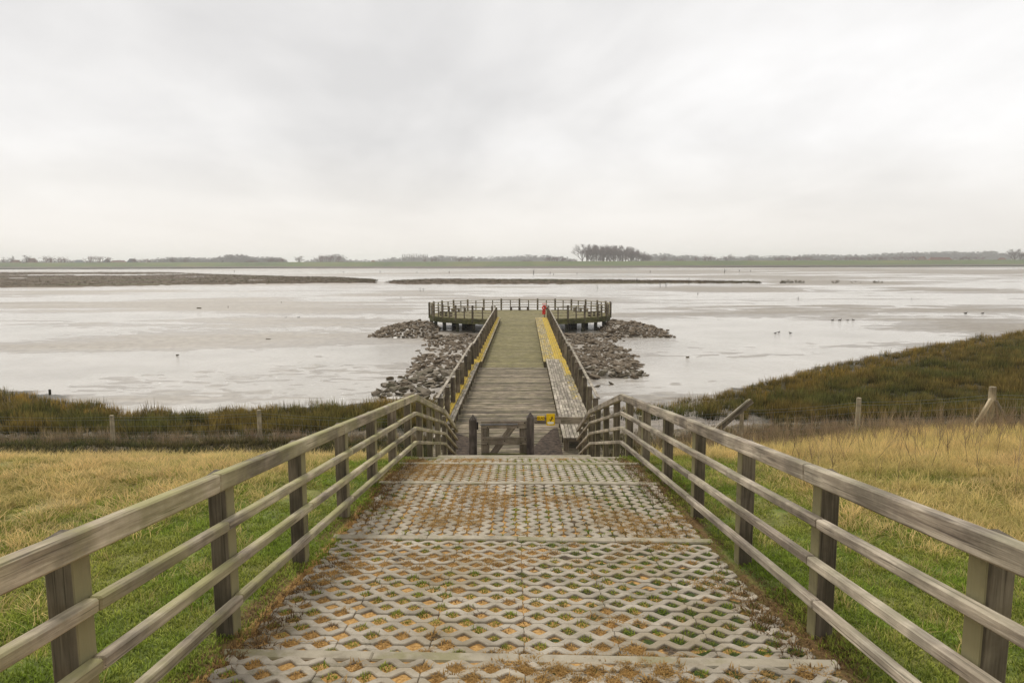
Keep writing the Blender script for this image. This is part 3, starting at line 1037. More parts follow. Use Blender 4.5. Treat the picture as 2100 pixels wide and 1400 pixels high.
# ---- gate
GF = 20.5
gz = lambda py: at_depth(1050, py, GF).z
gx = lambda px: at_depth(px, 880, GF).x
gate = thing('gate', (gx(1030), GF, ZN), 'small wooden gate with a diagonal brace at the foot of the ramp', 'gate')
zt_, zb_ = gz(862), gz(877.5)
beam('board', (gx(987), GF - 0.03, (zt_ + zb_) / 2), (gx(1081), GF - 0.03, (zt_ + zb_) / 2), 0.04, zt_ - zb_, M_gate, gate)
beam('board', (gx(987), GF - 0.03, gz(903.2)), (gx(1081), GF - 0.03, gz(903.2)), 0.04, gz(895) - gz(911.5), M_gate, gate)
beam('board', (gx(987), GF - 0.03, gz(931.5)), (gx(1081), GF - 0.03, gz(931.5)), 0.04, 0.10, M_fascia, gate)
for xx in (995, 1073.5):
    beam('upright', (gx(xx), GF + 0.012, ZN + 0.06), (gx(xx), GF + 0.012, zt_ - 0.02), 0.035, 0.25, M_gate, gate, up=(1, 0, 0))
beam('brace', (gx(1008), GF + 0.012, gz(934)), (gx(1056), GF + 0.012, gz(868)), 0.034, 0.2, M_gate, gate, up=(1, 0, 0.3))
bar = beam('latch_bar', (gx(985), GF - 0.07, gz(869.5)), (gx(1062), GF - 0.07, gz(868.5)), 0.03, 0.045, M_metal, gate)
for (xx, yy) in ((999.5, 875), (1062, 875), (1076, 866), (991, 900), (1000, 908.5), (1035, 903), (1077, 900), (1068.5, 907)):
    beam('bolt', (gx(xx), GF - 0.062, gz(yy)), (gx(xx), GF - 0.048, gz(yy)), 0.035, 0.035, M_bolt, gate)


def point_post(px, top_py, label):
    x = gx(px)
    t = thing('gate_post', (x, GF, ZN), label, 'post')
    zt2 = gz(top_py)
    w = 0.115
    zs_ = zt2 - 0.16
    V = [(sx * w, sy * w, ZN - 0.4) for sx, sy in ((-1, -1), (1, -1), (1, 1), (-1, 1))] + [(sx * w, sy * w, zs_) for sx, sy in ((-1, -1), (1, -1), (1, 1), (-1, 1))] + [(0, 0, zt2)]
    V = [(a, b, c) for a, b, c in V]
    F = [(0, 1, 5, 4), (1, 2, 6, 5), (2, 3, 7, 6), (3, 0, 4, 7), (4, 5, 8), (5, 6, 8), (6, 7, 8), (7, 4, 8), (3, 2, 1, 0)]
    # grain along local X: build lying down, then stand it up
    Rm = Matrix.Rotation(R(90), 4, 'Y')
    V2 = [tuple(Rm @ Vector((a, b, c - ZN))) for a, b, c in V]
    o = bpy.data.objects.new('shaft', mesh('shaft', V2, F, M_gate2))
    put(o, t, Matrix.Translation((x, GF, ZN)) @ Rm.inverted())
    return t


M_gate2 = wood('dark_gate_post_wood', (0.04, 0.03, 0.027), (0.10, 0.08, 0.07), (0.18, 0.15, 0.125), (0.1, 0.1, 0.05), 0.2, 0.2, objvar=0.1)
gp = point_post(970, 849, 'pointed dark post at the hinge side, left of the gate')
beam('latch_plate', (gx(979.5), GF - 0.06, gz(864)), (gx(979.5), GF - 0.06, gz(879)), 0.05, 0.05, M_bolt, gp, up=(1, 0, 0))
point_post(1087.5, 845, 'pointed dark post at the right of the gate, next to the yellow signs')
cb = thing('barrier_board', (gx(1150), GF + 0.05, ZN), 'brown horizontal board from the gate post to the right railing carrying yellow signs', 'board')
zc_ = (gz(854.5) + gz(869)) / 2
beam('board', (gx(1096), GF + 0.03, zc_), (gx(1150), GF + 0.03, zc_ - 0.005), 0.05, gz(854.5) - gz(869), M_gate, cb)
beam('board', (gx(1150.3), GF + 0.03, zc_ - 0.005), (gx(1216), GF + 0.03, zc_ - 0.015), 0.05, gz(854.5) - gz(869), M_gate, cb)
beam('upright', (gx(1219), GF + 0.09, ZN - 0.2), (gx(1219), GF + 0.09, zc_ + 0.15), 0.1, 0.12, M_post, cb, up=(1, 0, 0))


def plate(name, x0, x1, z0, z1, y, th, mat, parent):
    return beam(name, (x0, y, (z0 + z1) / 2), (x1, y, (z0 + z1) / 2), th, z1 - z0, mat, parent, c=0.003)


def flat_poly(name, pts, y, th, mat, parent):
    n = len(pts)
    a = sum(pts[i_][0] * pts[(i_ + 1) % n][1] - pts[(i_ + 1) % n][0] * pts[i_][1] for i_ in range(n))
    if a < 0: pts = pts[::-1]
    V = [(x, y, z) for x, z in pts] + [(x, y + th, z) for x, z in pts]
    F = [list(range(n)), list(range(2 * n - 1, n - 1, -1))] + [(i_, i_ + n, (i_ + 1) % n + n, (i_ + 1) % n) for i_ in range(n)]
    return put(bpy.data.objects.new(name, mesh(name, V, F, mat)), parent, Matrix.Identity(4))


SY_ = GF - 0.012
s1 = thing('warning_sign', (gx(1129), SY_, gz(872)), 'tall yellow sign with a black slipping figure over a white patch', 'sign')
X0, X1, Zb, Zt = gx(1120.3), gx(1137.8), gz(871.8), gz(848)
plate('frame', X0, X1, Zb, Zt, SY_, 0.022, M_yellow, s1)
W_, H_ = X1 - X0, Zt - Zb
q = lambda u, v: (X0 + u * W_, Zb + v * H_)
rim = flat('ochre_rim_paint', (0.5, 0.33, 0.01), 0.5)
for a, b in (((0.05, 0.04), (0.95, 0.06)), ((0.05, 0.94), (0.95, 0.96)), ((0.05, 0.06), (0.08, 0.94)), ((0.92, 0.06), (0.95, 0.94))):
    p_, r2 = q(*a), q(*b)
    flat_poly('rim', [(p_[0], p_[1]), (r2[0], p_[1]), (r2[0], r2[1]), (p_[0], r2[1])], SY_ - 0.015, 0.004, rim, s1)
flat_poly('white_patch', [q(0.12, 0.16), q(0.3, 0.12), q(0.7, 0.12), q(0.88, 0.17), q(0.88, 0.27), q(0.66, 0.32), q(0.4, 0.33), q(0.12, 0.28)], SY_ - 0.015, 0.004, M_white, s1)


def limb(a, b, wa, wb):
    a, b = Vector(q(*a)), Vector(q(*b)); d = (b - a).normalized(); n = Vector((-d.y, d.x))
    return [tuple(a + n * wa * W_), tuple(b + n * wb * W_), tuple(b - n * wb * W_), tuple(a - n * wa * W_)]


hx = [q(0.70 + 0.055 * math.cos(t_), 0.75 + 0.036 * math.sin(t_)) for t_ in np.linspace(0, 6.283, 11)[:-1]]
for k_, pg in enumerate((hx, limb((0.69, 0.70), (0.58, 0.47), 0.055, 0.05), limb((0.69, 0.67), (0.83, 0.54), 0.03, 0.022), limb((0.67, 0.68), (0.52, 0.73), 0.03, 0.02),
                         limb((0.60, 0.49), (0.42, 0.33), 0.045, 0.026), limb((0.59, 0.50), (0.30, 0.505), 0.04, 0.024))):
    flat_poly('figure', pg, SY_ - 0.016 - 0.0006 * k_, 0.004, M_black, s1)
s2 = thing('small_sign', (gx(1109), SY_, gz(861)), 'small yellow sign reading GLAD beside the gate post', 'sign')
plate('plate', gx(1101), gx(1116.8), gz(861.2), gz(852.8), SY_, 0.02, M_yellow, s2)
fc = bpy.data.curves.new('lettering', 'FONT'); fc.body = 'GLAD'; fc.size = 0.095; fc.extrude = 0.002; fc.align_x = 'CENTER'; fc.align_y = 'CENTER'; fc.offset = 0.0015
fo = bpy.data.objects.new('lettering', fc)
COL.objects.link(fo); bpy.context.view_layer.update()
tm = bpy.data.meshes.new_from_object(fo.evaluated_get(bpy.context.evaluated_depsgraph_get()))
COL.objects.unlink(fo); bpy.data.objects.remove(fo)
tm.materials.clear(); tm.materials.append(flat('dark_lettering', (0.10, 0.05, 0.01), 0.6))
put(bpy.data.objects.new('lettering', tm), s2, Matrix.Translation((gx(1109), SY_ - 0.0125, gz(857))) @ Matrix.Rotation(R(90), 4, 'X'))

# ------------------------------------------------------------------ round platform
PC = Vector((0.52, 79.6, 0)); PR = 10.6; PY = 7.2
plat = thing('platform', (PC.x, PC.y, ZFAR), 'round wooden viewing platform on dark piles at the end of the jetty', 'platform')
k = -PY + 0.12
while k < PY:
    hw = PR * math.sqrt(max(0.002, 1 - (k / PY) ** 2)) - 0.05
    beam('plank', (PC.x - hw, PC.y + k, ZFAR - 0.03 + rnd.uniform(-.004, .004)), (PC.x + hw, PC.y + k, ZFAR - 0.03 + rnd.uniform(-.004, .004)), 0.19, 0.045, M_deckg, plat)
    k += 0.205
NS = 26
ringp = lambda a, r, z: Vector((PC.x + r * math.sin(a), PC.y - (r - PR + PY) * math.cos(a), z))
half_gap = math.asin(3.0 / PR)
A = [half_gap + (2 * math.pi - 2 * half_gap) * i_ / NS for i_ in range(NS + 1)]
for i_ in range(NS):
    a, b = A[i_], A[i_ + 1]
    beam('fascia_board', ringp(a, PR + 0.02, ZFAR - 0.17), ringp(b, PR + 0.02, ZFAR - 0.17), 0.06, 0.26, M_fascia, plat)
    beam('ring_beam', ringp(a, PR - 0.12, ZFAR - 0.46), ringp(b, PR - 0.12, ZFAR - 0.46), 0.2, 0.30, M_fascia2 if False else M_fascia, plat)
beam('ring_beam', ringp(A[-1], PR - 0.1, ZFAR - 0.4), ringp(A[0], PR - 0.1, ZFAR - 0.4), 0.2, 0.4, M_fascia, plat)
for i_ in range(0, NS + 1):
    a = A[i_]
    beam('pile', ringp(a, PR - 0.25, -0.8), ringp(a, PR - 0.25, ZFAR - 0.25), 0.34, 0.34, M_pile, plat)
for i_ in range(10):
    a = 0.3 + i_ * 2 * math.pi / 10
    beam('pile', ringp(a, 7.6, -0.8), ringp(a, 7.6, ZFAR - 0.3), 0.7, 0.6, M_pile, plat)
for k in (-5.2, -1.8, 1.8, 5.2):
    hw = PR * math.sqrt(1 - (k / PY) ** 2) - 0.4
    beam('girder', (PC.x - hw, PC.y + k, ZFAR - 0.3), (PC.x + hw, PC.y + k, ZFAR - 0.3), 0.25, 0.4, M_pile, plat)
prl = thing('platform_railing', (PC.x, PC.y, ZFAR), 'ring of thin wooden railing around the round platform', 'railing')
for i_ in range(NS + 1):
    a = A[i_]
    beam('post', ringp(a, PR - 0.02, ZFAR - 0.35), ringp(a, PR - 0.02, ZFAR + 1.40), 0.22, 0.15, M_post, prl, up=(0, 0, 1))
    if i_ < NS:
        b = A[i_ + 1]
        m_ = (a + b) / 2
        rm = PR
        beam('thin_post', (ringp(a, PR - .05, ZFAR - 0.1) + ringp(b, PR - .05, ZFAR - .1)) / 2, (ringp(a, PR - .05, ZFAR + 1.24) + ringp(b, PR - .05, ZFAR + 1.24)) / 2, 0.13, 0.09, M_post, prl)
        for hd in (1.24, 0.92, 0.62, 0.32):
            beam('rail', ringp(a, PR - 0.10, ZFAR + hd), ringp(b, PR - 0.10, ZFAR + hd), 0.05 if hd < 1.2 else 0.12, 0.085, M_rail, prl)
# benches on the platform
for bi, (ang, ln, where) in enumerate(((180, 2.3, 'at the far edge opposite the jetty'), (128, 2.0, 'at its far right side'),
                                (62, 2.2, 'at its near right side'), (232, 2.0, 'at its far left side'), (298, 2.2, 'at its near left side'))):
    a = R(ang); rr_ = PR - 1.15
    c0 = ringp(a, rr_, ZFAR); tdir = Vector((math.cos(a) * rr_, math.sin(a) * (rr_ - PR + PY), 0)).normalized(); rdir = Vector((tdir.y, -tdir.x, 0))
    t = thing('platform_bench', c0, f'low dark wooden bench on the round platform, {where}', 'bench')
    for s in (-0.16, 0, 0.16):
        beam('slat', c0 + tdir * (-ln / 2) + rdir * s + Vector((0, 0, 0.44)), c0 + tdir * (ln / 2) + rdir * s + Vector((0, 0, 0.44)), 0.14, 0.05, M_post, t)
    if False:
        beam('backrest', c0 + tdir * (-ln / 2) + rdir * 0.26 + Vector((0, 0, 0.78)), c0 + tdir * (ln / 2) + rdir * 0.26 + Vector((0, 0, 0.78)), 0.05, 0.26, M_pile, t)
    for s in (-0.46, 0, 0.46):
        beam('leg', c0 + tdir * ln * s, c0 + tdir * ln * s + Vector((0, 0, 0.42)), 0.3, 0.12, M_post, t)

# lifebuoy and gull at the ends of the jetty railings
lb = thing('lifebuoy_stand', J(2.05, 69.6, ZFAR), 'red lifebuoy on a dark post at the far end of the right jetty railing', 'lifebuoy')
beam('post', J(2.05, 69.65, ZFAR), J(2.05, 69.65, ZFAR + 1.5), 0.1, 0.1, M_post, lb)
def torus(Rr, r, n, m):
    V, F = [], []
    for i_ in range(n):
        a = 2 * math.pi * i_ / n
        for j_ in range(m):
            b = 2 * math.pi * j_ / m
            V.append(((Rr + r * math.cos(b)) * math.cos(a), r * math.sin(b), (Rr + r * math.cos(b)) * math.sin(a)))
    for i_ in range(n):
        for j_ in range(m):
            F.append((i_ * m + j_, i_ * m + (j_ + 1) % m, ((i_ + 1) % n) * m + (j_ + 1) % m, ((i_ + 1) % n) * m + j_))
    return V, F
V, F = torus(0.17, 0.08, 20, 8)
put(bpy.data.objects.new('ring', mesh('ring', V, F, M_red, True)), lb, Matrix.Translation(J(2.02, 69.5, ZFAR + 1.42)) @ Matrix.Rotation(R(20), 4, 'Z'))
beam('casing', J(2.0, 69.6, ZFAR + 0.72), J(2.0, 69.6, ZFAR + 1.2), 0.34, 0.16, M_red, lb, c=0.03)
beam('hood', J(1.8, 69.6, ZFAR + 1.80), J(2.25, 69.6, ZFAR + 1.80), 0.24, 0.06, flat('pale_red_plastic', (0.75, 0.22, 0.2), 0.5), lb, c=0.02)

# ------------------------------------------------------------------ stone dam
def dam_h(x, y):
    ax = np.abs(x - 0.5)
    wl = np.interp(y, [36, 38, 46, 58, 66, 70], [7.6, 8.6, 8.0, 8.4, 8.6, 9.5])
    wr = np.interp(y, [43, 45, 54, 62, 66, 70], [7.2, 8.3, 9.2, 9.2, 9.6, 9.8])
    w = np.where(x < 0.5, wl, wr)
    e0 = np.where(x < 0.5, 37.0, 43.5)
    body = np.interp(y, [36, 56, 64], [0.55, 0.5, 0.22]) * np.clip(1 - (ax / w) ** 3, -0.6, 1) * sstep(e0 - 1.2, e0 + 2.5, y) * (1 - sstep(69, 72, y)) - 0.35 * (1 - sstep(e0 - 1.2, e0 + 2.5, y)) - 0.3 * sstep(69, 72, y)
    tip = 1.15 * np.clip(1 - np.abs((y - 74.5) / 6.2) ** 2.2, -0.4, 1) * np.clip(1 - (ax / 15.6) ** 6, -0.6, 1) * sstep(8.2, 10.5, ax) - 0.25 * (1 - sstep(8.2, 10.5, ax))
    tip = np.where((np.abs(y - 74.5) > 6.2) | (ax > 15.6), -0.4, tip)
    h = np.maximum(body, tip)
    return h - 0.03 + (fbm(x * 0.8, y * 0.8, 3, 61) - 0.5) * 0.35


dam = thing('stone_dam', (0.5, 55, 0.3), 'low dam of grey-brown rubble stones under and around the jetty', 'stone dam')
dmesh = grid_mesh('mud_bed', np.linspace(-17.5, 18.5, 150), np.linspace(34, 83, 170), lambda x, y: dam_h(x, y) - 0.02, M_mud)
put(bpy.data.objects.new('mud_bed', dmesh), dam, Matrix.Identity(4))


def rock(seed, sub=2):
    bm = bmesh.new(); bmesh.ops.create_icosphere(bm, subdivisions=sub, radius=0.5)
    rr = random.Random(seed)
    offs = [Vector((rr.gauss(0, 1), rr.gauss(0, 1), rr.gauss(0, 1))).normalized() for _ in range(9)]
    lim = [rr.uniform(0.22, 0.44) for _ in offs]
    for v in bm.verts:
        for o_, l_ in zip(offs, lim):
            d = v.co.dot(o_)
            if d > l_: v.co -= o_ * (d - l_)
        v.co += Vector((rr.uniform(-1, 1), rr.uniform(-1, 1), rr.uniform(-1, 1))) * 0.018
        v.co.z *= 0.72; v.co.x *= 1.15
    me = bpy.data.meshes.new('stone'); bm.to_mesh(me); bm.free()
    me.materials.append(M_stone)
    return me


ROCKS = [rock(s, 1 if s > 5 else 2) for s in range(12)]
n_try = 30000
px_ = rng.uniform(-16.5, 17.5, n_try); py_ = rng.uniform(35.5, 81.5, n_try)
hh_ = dam_h(px_, py_)
ok = (hh_ > -0.02) & ((np.abs(px_ - 0.5) > 2.2) | (py_ > 60)) & (np.hypot((px_ - PC.x) / 9.8, (py_ - PC.y) / 6.6) > np.where(py_ > 69, 1.0, 0))
# thinner where mud has settled
thin = vnoise(px_ * 0.35, py_ * 0.35, 71)
ok &= rng.random(n_try) < np.where(py_ < 68, np.where(thin > 0.42, 1, 0.12), 1.0)
px_, py_, hh_ = px_[ok], py_[ok], hh_[ok]
cells = {}
stones = []
for x, y, h in zip(px_, py_, hh_):
    s = rnd.choice((rnd.uniform(0.26, 0.5), rnd.uniform(0.4, 0.85))) * (1.1 if y > 67 else 1.0) * (1.1 if y < 50 else 1)
    key = (int(x / 0.6), int(y / 0.6))
    bad = False
    for dx in (-1, 0, 1):
        for dy in (-1, 0, 1):
            for (x2, y2, s2_) in cells.get((key[0] + dx, key[1] + dy), ()):
                if (x - x2) ** 2 + (y - y2) ** 2 < (0.31 * (s + s2_)) ** 2: bad = True
    if bad: continue
    cells.setdefault(key, []).append((x, y, s)); stones.append((x, y, h, s))
for (qx, qy, s) in ((790, 790, 0.75), (783, 803, 0.9), (800, 778, .7), (1255, 788, 0.55), (1225, 793, .35), (880, 728, .6)):
    p = P(qx, qy); stones.append((p.x, p.y, 0.02, s))
stones.sort(key=lambda s: s[1])
rV, rF = [], []; nb = 0
for k_, (x, y, h, s) in enumerate(stones):
    M = Matrix.Translation((x, y, h + s * (0.02 if y < 67 else 0.12))) @ Euler((rnd.uniform(-.45, .45), rnd.uniform(-.45, .45), rnd.uniform(0, 6.28))).to_matrix().to_4x4() @ Matrix.Diagonal((s * rnd.uniform(.9, 1.25), s * rnd.uniform(.8, 1.1), s * rnd.uniform(.4, .8), 1))
    if k_ < 300:
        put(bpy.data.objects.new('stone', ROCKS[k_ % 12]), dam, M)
    else:
        me = ROCKS[6 + k_ % 6]
        A4 = np.array(M)
        co = np.array([v.co[:] for v in me.vertices]) @ A4[:3, :3].T + A4[:3, 3]
        rV.append(co); rF.append(np.array([p.vertices[:] for p in me.polygons]) + nb); nb += len(co)
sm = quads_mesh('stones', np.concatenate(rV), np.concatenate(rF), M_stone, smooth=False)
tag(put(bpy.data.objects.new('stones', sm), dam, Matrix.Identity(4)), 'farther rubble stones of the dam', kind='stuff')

# ------------------------------------------------------------------ wire fences
def log_post(name, p0, p1, r, parent, mat=M_fence, n=9):
    p0, p1 = Vector(p0), Vector(p1)
    x = (p1 - p0); L = x.length; x.normalize()
    up = Vector((0, 1, 0)) if abs(x.z) > .9 else Vector((0, 0, 1))
    y = up.cross(x).normalized(); z = x.cross(y)
    M = Matrix((x, y, z)).transposed().to_4x4(); M.translation = p0
    V, F = [], []
    for j_, (f, rs) in enumerate(((0, 1.04), (0.35, 1.0), (0.7, 0.96), (0.985, 0.94), (1.0, 0.82))):
        for i_ in range(n):
            a = 2 * math.pi * i_ / n
            V.append((L * f, r * rs * math.cos(a) * rnd.uniform(.95, 1.05), r * rs * math.sin(a) * rnd.uniform(.95, 1.05)))
    for j_ in range(4):
        for i_ in range(n):
            F.append((j_ * n + i_, j_ * n + (i_ + 1) % n, (j_ + 1) * n + (i_ + 1) % n, (j_ + 1) * n + i_))
    F.append(list(range(4 * n, 5 * n)))
    return put(bpy.data.objects.new(name, mesh(name, V, F, mat)), parent, M)


def strand(name, pts, r, parent, mat=M_wire):
    V, F = [], []
    n = 3
    for i_, p in enumerate(pts):
        for j_ in range(n):
            a = 2 * math.pi * j_ / n
            V.append((p[0], p[1] + r * math.cos(a), p[2] + r * math.sin(a)))
    for i_ in range(len(pts) - 1):
        for j_ in range(n):
            F.append((i_ * n + j_, i_ * n + (j_ + 1) % n, (i_ + 1) * n + (j_ + 1) % n, (i_ + 1) * n + j_))
    return put(bpy.data.objects.new(name, mesh(name, V, F, mat)), parent, Matrix.Identity(4))


def wire_fence(posts, label, heights=(1.12, 1.02, 0.78, 0.56, 0.36, 0.18)):
    """posts: (x, y, height, radius)"""
    x0, y0 = posts[0][:2]
    t = thing('wire_fence', (x0, y0, tz(x0, y0)), label, 'fence')
    tops = []
    for (x, y, h, r) in posts:
        g = tz(x, y)
        log_post('fence_post', (x, y, g - 0.3), (x + rnd.uniform(-.03, .03), y, g + h), r, t)
        tops.append((x, y, g, h))
    for hw in heights:
        pts = []
        for (xa, ya, ga, ha), (xb, yb, gb, hb) in zip(tops[:-1], tops[1:]):
            for s in range(8):
                f = s / 8
                pts.append((xa + (xb - xa) * f, ya + (yb - ya) * f - 0.08, ga + (gb - ga) * f + hw - 0.05 * math.sin(math.pi * f) * (hw / 1.1)))
        pts.append((tops[-1][0], tops[-1][1] - 0.08, tops[-1][2] + hw))
        strand('wire', pts, 0.0045, t)
    V, F = [], []
    for (xa, ya, ga, ha), (xb, yb, gb, hb) in zip(tops[:-1], tops[1:]):
        L = math.hypot(xb - xa, yb - ya); n = int(L / 0.3)
        for s in range(1, n):
            f = s / n
            x, y, g = xa + (xb - xa) * f, ya + (yb - ya) * f - 0.08, ga + (gb - ga) * f
            sag = 0.05 * math.sin(math.pi * f)
            b = len(V); w = 0.0028
            V += [(x - w, y, g + 0.05), (x + w, y, g + 0.05), (x + w, y, g + 1.02 - sag), (x - w, y, g + 1.02 - sag)]
            V += [(x, y - w, g + 0.05), (x, y + w, g + 0.05), (x, y + w, g + 1.02 - sag), (x, y - w, g + 1.02 - sag)]
            F += [(b, b + 1, b + 2, b + 3), (b + 4, b + 5, b + 6, b + 7)]
    tag(put(bpy.data.objects.new('wire_mesh', mesh('wire_mesh', V, F, M_wire)), t, Matrix.Identity(4)), kind='stuff')
    return t


gl = lambda px, py, y: (at_depth(px, py, y).x, y)
a1 = gl(232, 910, 23.6); a2 = gl(535, 915, 23.2); a0 = gl(-75, 905, 24.0); a3 = gl(838, 915, 22.9)
wire_fence([(a0[0] - 5, 24.5, 1.2, .07), (*a0, 1.2, .07), (*a1, 1.17, .078), (*a2, 1.22, .078), (a3[0], a3[1], 1.15, .07)], 'wire mesh fence on round posts left of the ramp')
b1 = gl(1520, 901, 23.0); b2 = gl(1757, 893, 22.0); b3 = gl(2027, 890, 18.9); b0 = gl(1312, 905, 23.2)
rf = wire_fence([(*b0, 1.15, .07), (*b1, 1.22, .07), (*b2, 1.25, .078), (*b3, 1.33, .10), (18.3, 18.2, 1.3, .08), (23.5, 18.0, 1.3, .08)], 'sagging wire mesh fence right of the ramp with a braced strainer post')
x3, y3 = b3; g3 = tz(x3, y3)
log_post('brace', (x3 - 0.72, y3 - 0.25, tz(x3 - 0.72, y3 - 0.25) - 0.1), (x3 - 0.06, y3 - 0.1, g3 + 1.0), 0.065, rf)
log_post('brace', (x3 + 0.60, y3 - 0.2, tz(x3 + 0.60, y3 - 0.2) - 0.1), (x3 + 0.06, y3 - 0.09, g3 + 0.95), 0.06, rf, M_post)
# leaning driftwood beam
dw = thing('driftwood_beam', (at_depth(1468, 884, 22.6).x, 22.6, tz(6.6, 22.6)), 'split grey driftwood beam leaning steeply against the wire fence', 'driftwood')
pa, pb = at_depth(1455, 893, 22.5), at_depth(1541, 821, 22.7)
beam('log', pa, pb, 0.16, 0.17, M_post, dw)
beam('splinter', pa + Vector((-.03, -.02, .08)), pb + Vector((-.12, -.02, .0)), 0.07, 0.07, M_bench, dw)
# small post and other things standing on the mud
sp = thing('mooring_post', P(103, 813), 'short black post standing in the mud beside the left marsh', 'post')
beam('shaft', P(103, 813) - Vector((0, 0, .3)), P(103, 813) + Vector((0, 0, 0.42)), 0.1, 0.1, M_pile, sp)

# ------------------------------------------------------------------ far shore: salt marsh islands, dyke
def island(name, top, near, label, h=0.3, pools=()):
    """top/near: photo outlines [(px, py)] of the far and the near edge, turned into ground positions"""
    tx = [P(px, py) for px, py in top]; nx = [P(px, py) for px, py in near]
    u0, u1 = top[0][0], top[-1][0]
    n_u, n_v = 240, 36
    V = np.zeros((n_v, n_u, 3))
    for a, px in enumerate(np.linspace(u0, u1, n_u)):
        yt = np.interp(px, [q_[0] for q_ in top], [q_[1] for q_ in top]) + (fbm(np.array([px * .05]), np.array([1.0]), 3, 5)[0] - .5) * 0.5
        yn = np.interp(px, [q_[0] for q_ in near], [q_[1] for q_ in near]) + (fbm(np.array([px * .09]), np.array([5.0]), 4, 6)[0] - .5) * 2.2
        A_, B_ = P(px, yn), P(px, yt)
        for b, f in enumerate(np.linspace(0, 1, n_v)):
            q_ = A_.lerp(B_, f)
            V[b, a] = q_
    Xg, Yg = V[..., 0], V[..., 1]
    f = np.linspace(0, 1, n_v)[:, None]; g = np.linspace(0, 1, n_u)[None, :]
    e = sstep(0, 0.06, f) * sstep(0, 0.06, 1 - f) * sstep(0, 0.012, g) * sstep(0, 0.012, 1 - g)
    Z = -0.25 + (h + 0.25) * e + (fbm(Xg * .25, Yg * .25, 4, 8) - .5) * 0.28 * e
    for (cx, cy, rx, ry) in pools:
        c_ = P(cx, cy); rx_ = abs(P(cx + rx, cy).x - c_.x); ry_ = abs(P(cx, cy - ry).y - c_.y)
        wob = (fbm(Xg * 0.05, Yg * 0.05, 3, 15) - .5) * 0.9
        d = ((Xg - c_.x) / rx_) ** 2 + ((Yg - c_.y) / ry_) ** 2 + wob
        Z = np.where(d < 1, -0.2, Z)
    V[..., 2] = Z
    idx = np.arange(n_v - 1)[:, None] * n_u + np.arange(n_u - 1)[None, :]
    Q = np.stack([idx, idx + 1, idx + n_u + 1, idx + n_u], -1).reshape(-1, 4)
    o = add_mesh(name, quads_mesh(name, V.reshape(-1, 3), Q, M_marsh))
    tag(o, label, kind='structure')
    return V.reshape(-1, 3)[Z.ravel() > 0.12]


isl1 = island('salt_marsh', [(-250, 558), (350, 558), (420, 561.5), (500, 564), (600, 567), (700, 569), (776, 574)], [(-250, 597), (0, 593), (200, 590), (400, 585.5), (600, 583), (776, 581)],
              'broad brown salt marsh lying across the left of the mudflat', pools=((110, 563.8, 75, 1.5), (255, 563.8, 80, 1.6), (340, 562.5, 45, 1.1), (525, 575, 16, 1.4), (10, 571.5, 30, 1.4), (400, 567.5, 30, 1.2)))
isl2 = island('salt_marsh', [(793, 578), (830, 574.5), (900, 572.3), (1100, 573.3), (1350, 575.8), (1430, 577.3), (1560, 579)], [(793, 581), (830, 583), (1150, 582.5), (1350, 581.3), (1430, 580.6), (1560, 580.2)],
              'thin dark strip of salt marsh beyond the round platform')
# dyke
dx = np.linspace(-1500, 1500, 90)
dyk = []
base = np.interp(dx, [-1500, -700, 0, 700, 1500], [900, 830, 742, 850, 980])
prof = [(-30, -0.3), (-12, 0.7), (0, 1.4), (10, 3.8), (21, 7.0), (25, 7.05), (40, 2.0), (60, 1.0)]
V = []
for x, b in zip(dx, base):
    top_k = 1.0 + 0.09 * (x > 0) * min(1, x / 700)
    for o_, z in prof: V.append((x, b + o_, z * top_k + (rnd.uniform(-.15, .15) if 0 < z < 6 else 0)))
m_ = len(prof)
F = [(i_ * m_ + j_, (i_ + 1) * m_ + j_, (i_ + 1) * m_ + j_ + 1, i_ * m_ + j_ + 1) for i_ in range(len(dx) - 1) for j_ in range(m_ - 1)]
tag(add_mesh('dyke', mesh('dyke', V, F, M_dyke, True)), 'long straight green dyke along the far side of the mudflat', kind='structure')
tag(add_mesh('polder', mesh('polder', [(-9000, 760, 0.9), (9000, 760, 0.9), (9000, 9000, 0.9), (-9000, 9000, 0.9)], [(0, 1, 2, 3)], M_land)), 'flat farmland beyond the dyke', kind='structure')


